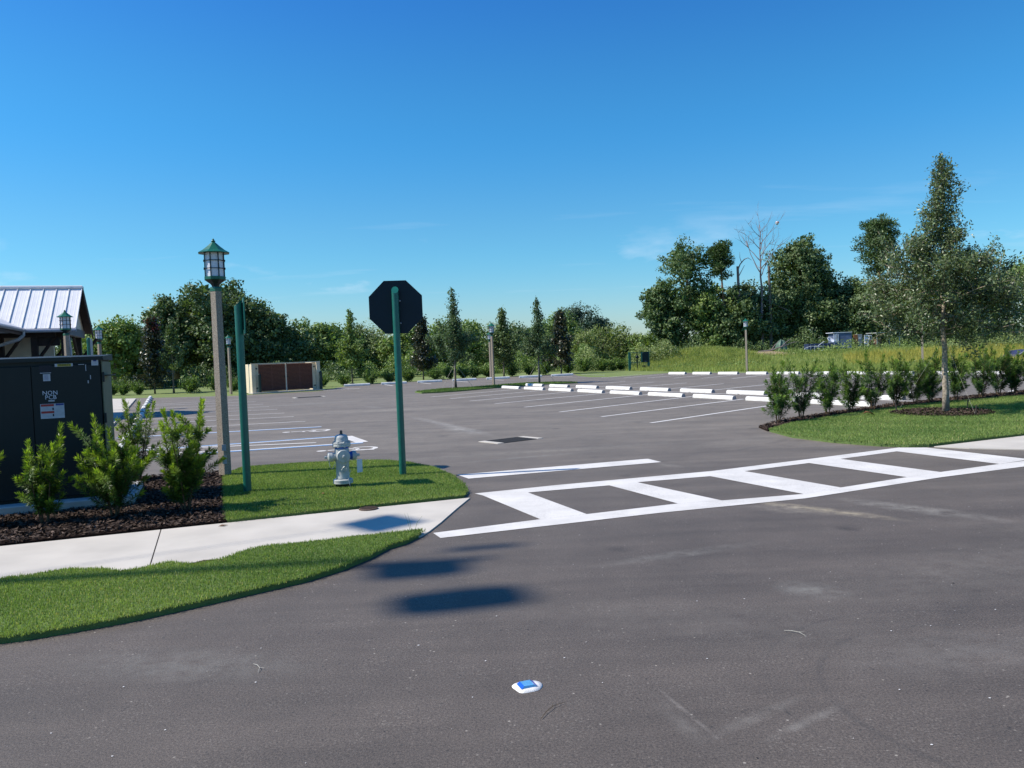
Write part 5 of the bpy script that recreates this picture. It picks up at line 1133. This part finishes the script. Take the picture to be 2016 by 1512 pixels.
t = junk('locker', 'grey locker with a white label right of the rusty door', 'locker', 33.45, 75.2); MB().box((0, 0, .95), (.5, .4, 1.15), 0, bev=.01).build('case', MATS['junk_grey'], t); MB().box((.02, -.21, 1.15), (.18, .012, .18)).build('label_plate', MATS['junk_white'], t); MB().box((0, .0, .2), (.4, .3, .38)).build('stand', MATS['tyre'], t)
t = junk('rack_frame', 'white metal rack standing right of the lockers', 'rack', 34.05, 74.9)
for x in (-.16, .16): MB().box((x, 0, .75), (.06, .06, 1.4)).build('upright', MATS['junk_white'], t)
for z in (.25, .65, 1.05, 1.42): MB().box((0, 0, z), (.36, .08, .10)).build('shelf', MATS['junk_white'], t)
MB().box((0, .06, 1.15), (.32, .04, .5)).build('panel', MATS['junk_white'], t)
t = junk('meter_box', 'small white box on a post right of the rack', 'box', 34.55, 75.2); MB().box((0, 0, 1.25), (.26, .16, .42), 0, bev=.01).build('case', MATS['junk_white'], t); MB().box((0, -.085, 1.25), (.12, .012, .24)).build('window', MATS['tyre'], t); MB().box((0, .02, .5), (.06, .06, 1.1)).build('post', MATS['junk_brown'], t)
t = junk('scrap_pile', 'brown scrap timber lying below the lockers', 'timber', 33.1, 73.9)
for k in range(7): MB().box((rr.normal(0, .3), rr.normal(0, .15), .06+.05*k), (.9+.3*rr.random(), .10, .06), rr.normal(.1, .25)).build('plank', MATS['junk_brown'], t)
t = junk('carport', 'grey flat-roofed shelter on thin posts before the grove', 'shelter', 36.0, 75.6, R(3))
MB().box((0, 0, 1.62), (2.4, 2.0, .07)).build('roof', MATS['junk_grey'], t)
for x in (-1.1, 1.1):
    for y in (-.9, .9): MB().box((x, y, .8), (.07, .07, 1.6)).build('post', MATS['junk_grey'], t)
MB().box((-.9, -.6, .6), (.5, .5, .9), 0, bev=.02).build('crate', MATS['junk_brown'], t)
t = junk('covered_vehicle', 'dark navy covered vehicle behind the right hedge', 'vehicle', 36.2, 55.0, R(10), -.35)
mb = MB(); prof2 = [(-1.5, 0), (-1.5, .45), (-1.15, .75), (-.7, .98), (.1, 1.05), (.7, .92), (1.2, .68), (1.5, .42), (1.5, 0)]; n = len(prof2)
mb.add([(x, -.7, z) for x, z in prof2]+[(x*.97, .7, z) for x, z in prof2], [(i, i+1, n+i+1, n+i)[::-1] for i in range(n-1)]+[tuple(range(n)), tuple(range(n, 2*n))[::-1]]); mb.build('cover', MATS['tarp_navy'], t)
MB().tube([(x*1.0, -.73, z+.02) for x, z in prof2[1:-1]], .03, 5).build('hem', MATS['junk_grey'], t)
t = thing('fallen_branch', 'pale fallen tree limb lying by the sand patch', 'branch', (23.6, 71.5, GZ(23.6, 71.5)+.1), 0)
MB().tube([(-1.0, 0, .15), (.2, .1, .25), (1.2, .2, .55), (1.9, .3, .75)], [.09, .08, .06, .03], 6).build('limb', MATS['bark_dead'], t)
for a_, b_ in (((.2, .1, .25), (1.0, .2, 1.1)), ((1.2, .2, .55), (2.2, .4, 1.25)), ((1.6, .3, .66), (2.9, .4, .95))): MB().tube([a_, tuple((np.array(a_)+np.array(b_))/2+np.array([0, 0, .08])), b_], [.05, .035, .012], 5).build('limb', MATS['bark_dead'], t)

# ------------------------------------------------------------------ building at the left
# local frame: x along U (towards the gable end), y along V (away from the camera), origin below the ridge end
bl = thing('building', 'cream building with ribbed metal roof and dark timber porch', 'building', (-15.42, 28.5, 0), UA)
RZ, EZ, HW, BL = 4.72, 3.16, 2.02, 9.0
th = math.atan2(RZ-EZ, HW); SL = math.hypot(RZ-EZ, HW)
PW = .40; npan = 18
for sd in (-1, 1):
    for k in range(npan):
        x1 = -k*PW; x0 = x1-PW
        def pt(x, s_, o): return (x, sd*(s_*math.cos(th)+o*math.sin(th)), RZ-s_*math.sin(th)+o*math.cos(th))
        mb = MB(); cs = [(x0+.018, 0), (x0+.018, .0)]
        # pan with two faint stiffening ribs, then the standing seam
        sec = [(x0, 0), (x0+.10, .0), (x0+.12, .003), (x0+.14, .0), (x0+.24, .0), (x0+.26, .003), (x0+.28, .0), (x1-.035, 0), (x1-.03, .034), (x1-.008, .034), (x1-.003, 0)]
        vs_ = [pt(x, .03, o) for x, o in sec]+[pt(x, SL, o) for x, o in sec]+[pt(x, SL, -.03) for x, o in sec]; n = len(sec)
        fs = [((i, i+1, n+i+1, n+i) if sd > 0 else (n+i, n+i+1, i+1, i)) for i in range(n-1)]+[((n+i, n+i+1, 2*n+i+1, 2*n+i) if sd > 0 else (2*n+i, 2*n+i+1, n+i+1, n+i)) for i in range(n-1)]
        mb.add(vs_, fs); mb.build('roof_panel', MATS['roof_metal'], bl)
    # soffit below the panels
    mb = MB(); a_ = [(-npan*PW, 0), (0, 0)]
    mb.add([pt2 for x in (-npan*PW, -.01) for pt2 in ((x, sd*.02, RZ-.06), (x, sd*(SL*math.cos(th)-.03), EZ-.05))], [(0, 1, 3, 2) if sd > 0 else (2, 3, 1, 0)]); mb.build('soffit', MATS['timber_dark'], bl)
    # rake board at the gable end
    ang = -sd*th
    if sd < 0: continue
    mb = MB(); mb.add([(x, sd*y, z) for x in (-.03, .012) for (y, z) in ((0, RZ-.01), (HW, EZ-.01), (HW, EZ-.26), (0, RZ-.34))], [(0, 1, 2, 3), (7, 6, 5, 4), (0, 4, 5, 1), (1, 5, 6, 2), (2, 6, 7, 3), (3, 7, 4, 0)]); mb.build('rake_board', MATS['timber_dark'], bl)
MB().box((-npan*PW/2, 0, RZ+.0), (npan*PW+.02, .26, .11), bev=.03).build('ridge_cap', MATS['roof_metal'], bl)
g_ = MB(); g_.add([(-.30, -1.86, EZ+.06), (-.30, 1.86, EZ+.06), (-.30, 0, RZ-.08), (-.36, -1.86, EZ+.06), (-.36, 1.86, EZ+.06), (-.36, 0, RZ-.08)], [(0, 1, 2), (5, 4, 3), (0, 3, 4, 1), (1, 4, 5, 2), (2, 5, 3, 0)]); g_.build('gable_panel', MATS['stucco'], bl)
MB().box((-.33, 0, EZ-.08), (.16, 3.5, .27)).build('gable_beam', MATS['beam_grey'], bl)
for sd in (-1, 1): MB().box((-npan*PW/2-.3, sd*1.55, EZ-.12), (npan*PW-.8, .16, .30)).build('eave_beam', MATS['timber_dark'], bl)
MB().lathe([(.06, -npan*PW+.02), (.06, .0)], 10, (0, -HW-.03, EZ-.08), (1, 0, 0)).build('gutter', MATS['gutter_metal'], bl)
for x in (-.45, -1.35, -2.35, -3.6):
    for sd in (-1, 1):
        MB().box((x, sd*1.5, (EZ-.2)/2), (.20, .20, EZ-.22)).build('post', MATS['timber_dark'], bl)
        if x < -.5 or sd > 0: MB().tube([(x, sd*1.5, EZ-1.15), (x+.62, sd*1.5, EZ-.25)], .06, 5).build('brace', MATS['timber_dark'], bl)
MB().tube([(-.45, .35, EZ-.2), (-.45, 1.4, EZ-1.1)], .06, 5).build('brace', MATS['timber_dark'], bl)
MB().box((-1.0, -1.45, EZ-.42), (.8, .1, .3)).build('header_board', MATS['timber_dark'], bl)
MB().box((-4.05, -.45, 1.5), (6.2, .18, 3.0)).build('porch_wall', MATS['stucco'], bl)
dr2 = MB().box((-2.9, -.56, 1.05), (.9, .05, 2.1)).build('doorway', MATS['cabinet_side'], bl); MB().box((-2.55, -.60, 1.0), (.04, .05, .14)).build('handle', MATS['lamp_dark'], dr2)
MB().tube([(-.32, -1.75, EZ-.12), (-.32, -1.55, EZ-.30), (-.30, -1.42, EZ-.7), (-.30, -1.42, .2)], .045, 8).build('downspout', MATS['gutter_metal'], bl)
# main block to the left with its eave running towards the camera
MB().box((-6.2, -6.0, 1.55), (7.6, 8.4, 3.1)).build('wall', MATS['stucco'], bl)
ex = -1.62
mr_ = MB(); rl = 4.6; rh = rl*.55
mr_.add([(ex, -11, EZ), (ex, 3, EZ), (ex-rl, 3, EZ+rh), (ex-rl, -11, EZ+rh), (ex, -11, EZ-.06), (ex, 3, EZ-.06), (ex-rl, 3, EZ+rh-.06), (ex-rl, -11, EZ+rh-.06)], [(0, 1, 2, 3), (7, 6, 5, 4), (0, 4, 5, 1), (1, 5, 6, 2), (2, 6, 7, 3), (3, 7, 4, 0)])
mr_ = MB()
def clipz(y): return y
mr_.add([(ex, -11, EZ+.02), (ex, -2.05, EZ+.02), (ex-rl, -2.05+2.9, EZ+rh+.02), (ex-rl, -11, EZ+rh+.02), (ex, -11, EZ-.05), (ex, -2.05, EZ-.05), (ex-rl, .85, EZ+rh-.05), (ex-rl, -11, EZ+rh-.05)], [(0, 1, 2, 3), (7, 6, 5, 4), (0, 4, 5, 1), (1, 5, 6, 2), (2, 6, 7, 3), (3, 7, 4, 0)]); mr_.build('main_roof', MATS['roof_metal'], bl)
MB().box((ex+.02, -6.55, EZ-.12), (.05, 8.9, .18)).build('fascia', MATS['timber_dark'], bl)
MB().lathe([(.065, -11), (.065, -2.1)], 10, (ex+.09, 0, EZ-.05), (0, 1, 0)).build('gutter', MATS['gutter_metal'], bl)
MB().tube([(ex+.09, -2.2, EZ-.08), (ex+.09, -2.2, EZ-.22), (ex-.05, -2.22, EZ-.36), (ex-.62, -2.25, EZ-.55), (ex-.72, -2.25, EZ-.75), (ex-.72, -2.25, .2)], .055, 8).build('downspout', MATS['gutter_metal'], bl)

# ------------------------------------------------------------------ unseen pole and plates left of the picture, shaped to cast the near road's shadows
def shadow_src(x, y, z):    # where something at height z must hang to shade ground point (x, y)
    k = z/math.tan(SUN_EL); return np.array([x+sx*k, y+sy*k])
mz = 19.0; se = lambda v_: math.copysign(abs(v_)**.45, v_)
p_top = shadow_src(-.35, 6.35, mz)
mast = thing('shadow_mast', 'tall unseen pole with plates, stand-in for what shades the near road', 'light mast', (p_top[0], p_top[1], 0), 0)
MB().lathe([(.15, 0), (.06, mz+.1)], 12).build('pole', MATS['mast_steel'], mast)
for (x, y, z, w, d, h, a) in ((-1.35, 7.83, mz-4.5, .62, .62, .10, R(45)), (-.78, 6.08, mz-.1, .62, .46, .14, R(12)), (-.41, 5.28, mz, .76, .50, .16, R(14)), (-.3, 6.72, mz-.4, .55, .14, .1, R(10))):
    q = shadow_src(x, y, z)-p_top
    if a > R(30): hb = MB().box((q[0], q[1], z), (w, d, h), a, bev=.02)
    else: hb = MB().prism([(q[0]+w*.55*se(math.cos(v_))*math.cos(a)-d*.5*se(math.sin(v_))*math.sin(a), q[1]+w*.55*se(math.cos(v_))*math.sin(a)+d*.5*se(math.sin(v_))*math.cos(a)) for v_ in np.linspace(0, 2*math.pi, 20, endpoint=False)], z-h/2, z+h/2)
    hd = hb.build('shadow_plate', MATS['mast_steel'], mast)
    MB().tube([(0, 0, z-.5), (q[0]*.9, q[1]*.9, z)], .009, 6).build('arm', MATS['mast_steel'], mast)

# ------------------------------------------------------------------ bits of litter
for (x, y, a, L, lab) in ((1.56, 4.41, -45, .13, 'pale curved twig on the asphalt right of the blue reflector'), (.13, 3.56, 55, .20, 'thin dark twig on the asphalt just below the blue reflector'), (-1.45, 4.2, -60, .14, 'thin pale twig on the asphalt left of the blue reflector')):
    t = thing('twig', lab, 'twig', (x, y, .006), R(a))
    MB().tube([(-L/2, 0, 0), (-L*.2, .012, .004), (L*.15, .014, .005), (L/2, -.006, 0)], [.0012, .0016, .0014, .0008], 5).build('stick', MATS['rope_pale' if 'pale' in lab else 'stem_brown'], t)
    MB().tube([(L*.1, .014, .005), (L*.3, .035, .006)], [.001, .0006], 4).build('side_shoot', MATS['rope_pale' if 'pale' in lab else 'stem_brown'], t)
def dry_leaf(x, y, z, a, s_, lab):
    o = MB().add([(-.05*s_, 0, .004), (-.01*s_, .022*s_, .014), (.05*s_, .004*s_, .006), (0, -.022*s_, .012), (0, 0, .003)], [(0, 4, 1), (1, 4, 2), (2, 4, 3), (3, 4, 0)]).build('fallen_leaf', MATS['dead_leaf'])
    o.location = (x, y, z); o.rotation_euler = (0, 0, a); tag(o, lab, 'leaf', 'small dead leaves')
dry_leaf(-3.02, 7.98, .015, .5, 1.0, 'small brown leaf on the sidewalk below the mulch corner')
dry_leaf(-2.35, 9.45, .062, 1.9, .8, 'small brown leaf on the turf in front of the hydrant')
t = thing('grass_tuft', 'few long grass stalks sticking up at the tip of the front strip', 'grass', (-.98, 7.22, .045), 0)
for k in range(3):
    a = k*2.05; MB().tube([(.02*math.cos(a), .02*math.sin(a), 0), (.05*math.cos(a), .04*math.sin(a), .09), (.10*math.cos(a), .07*math.sin(a), .15+.02*k % .05)], [.0018, .0014, .0006], 4).build('stalk', MATS['blade_turf'], t)
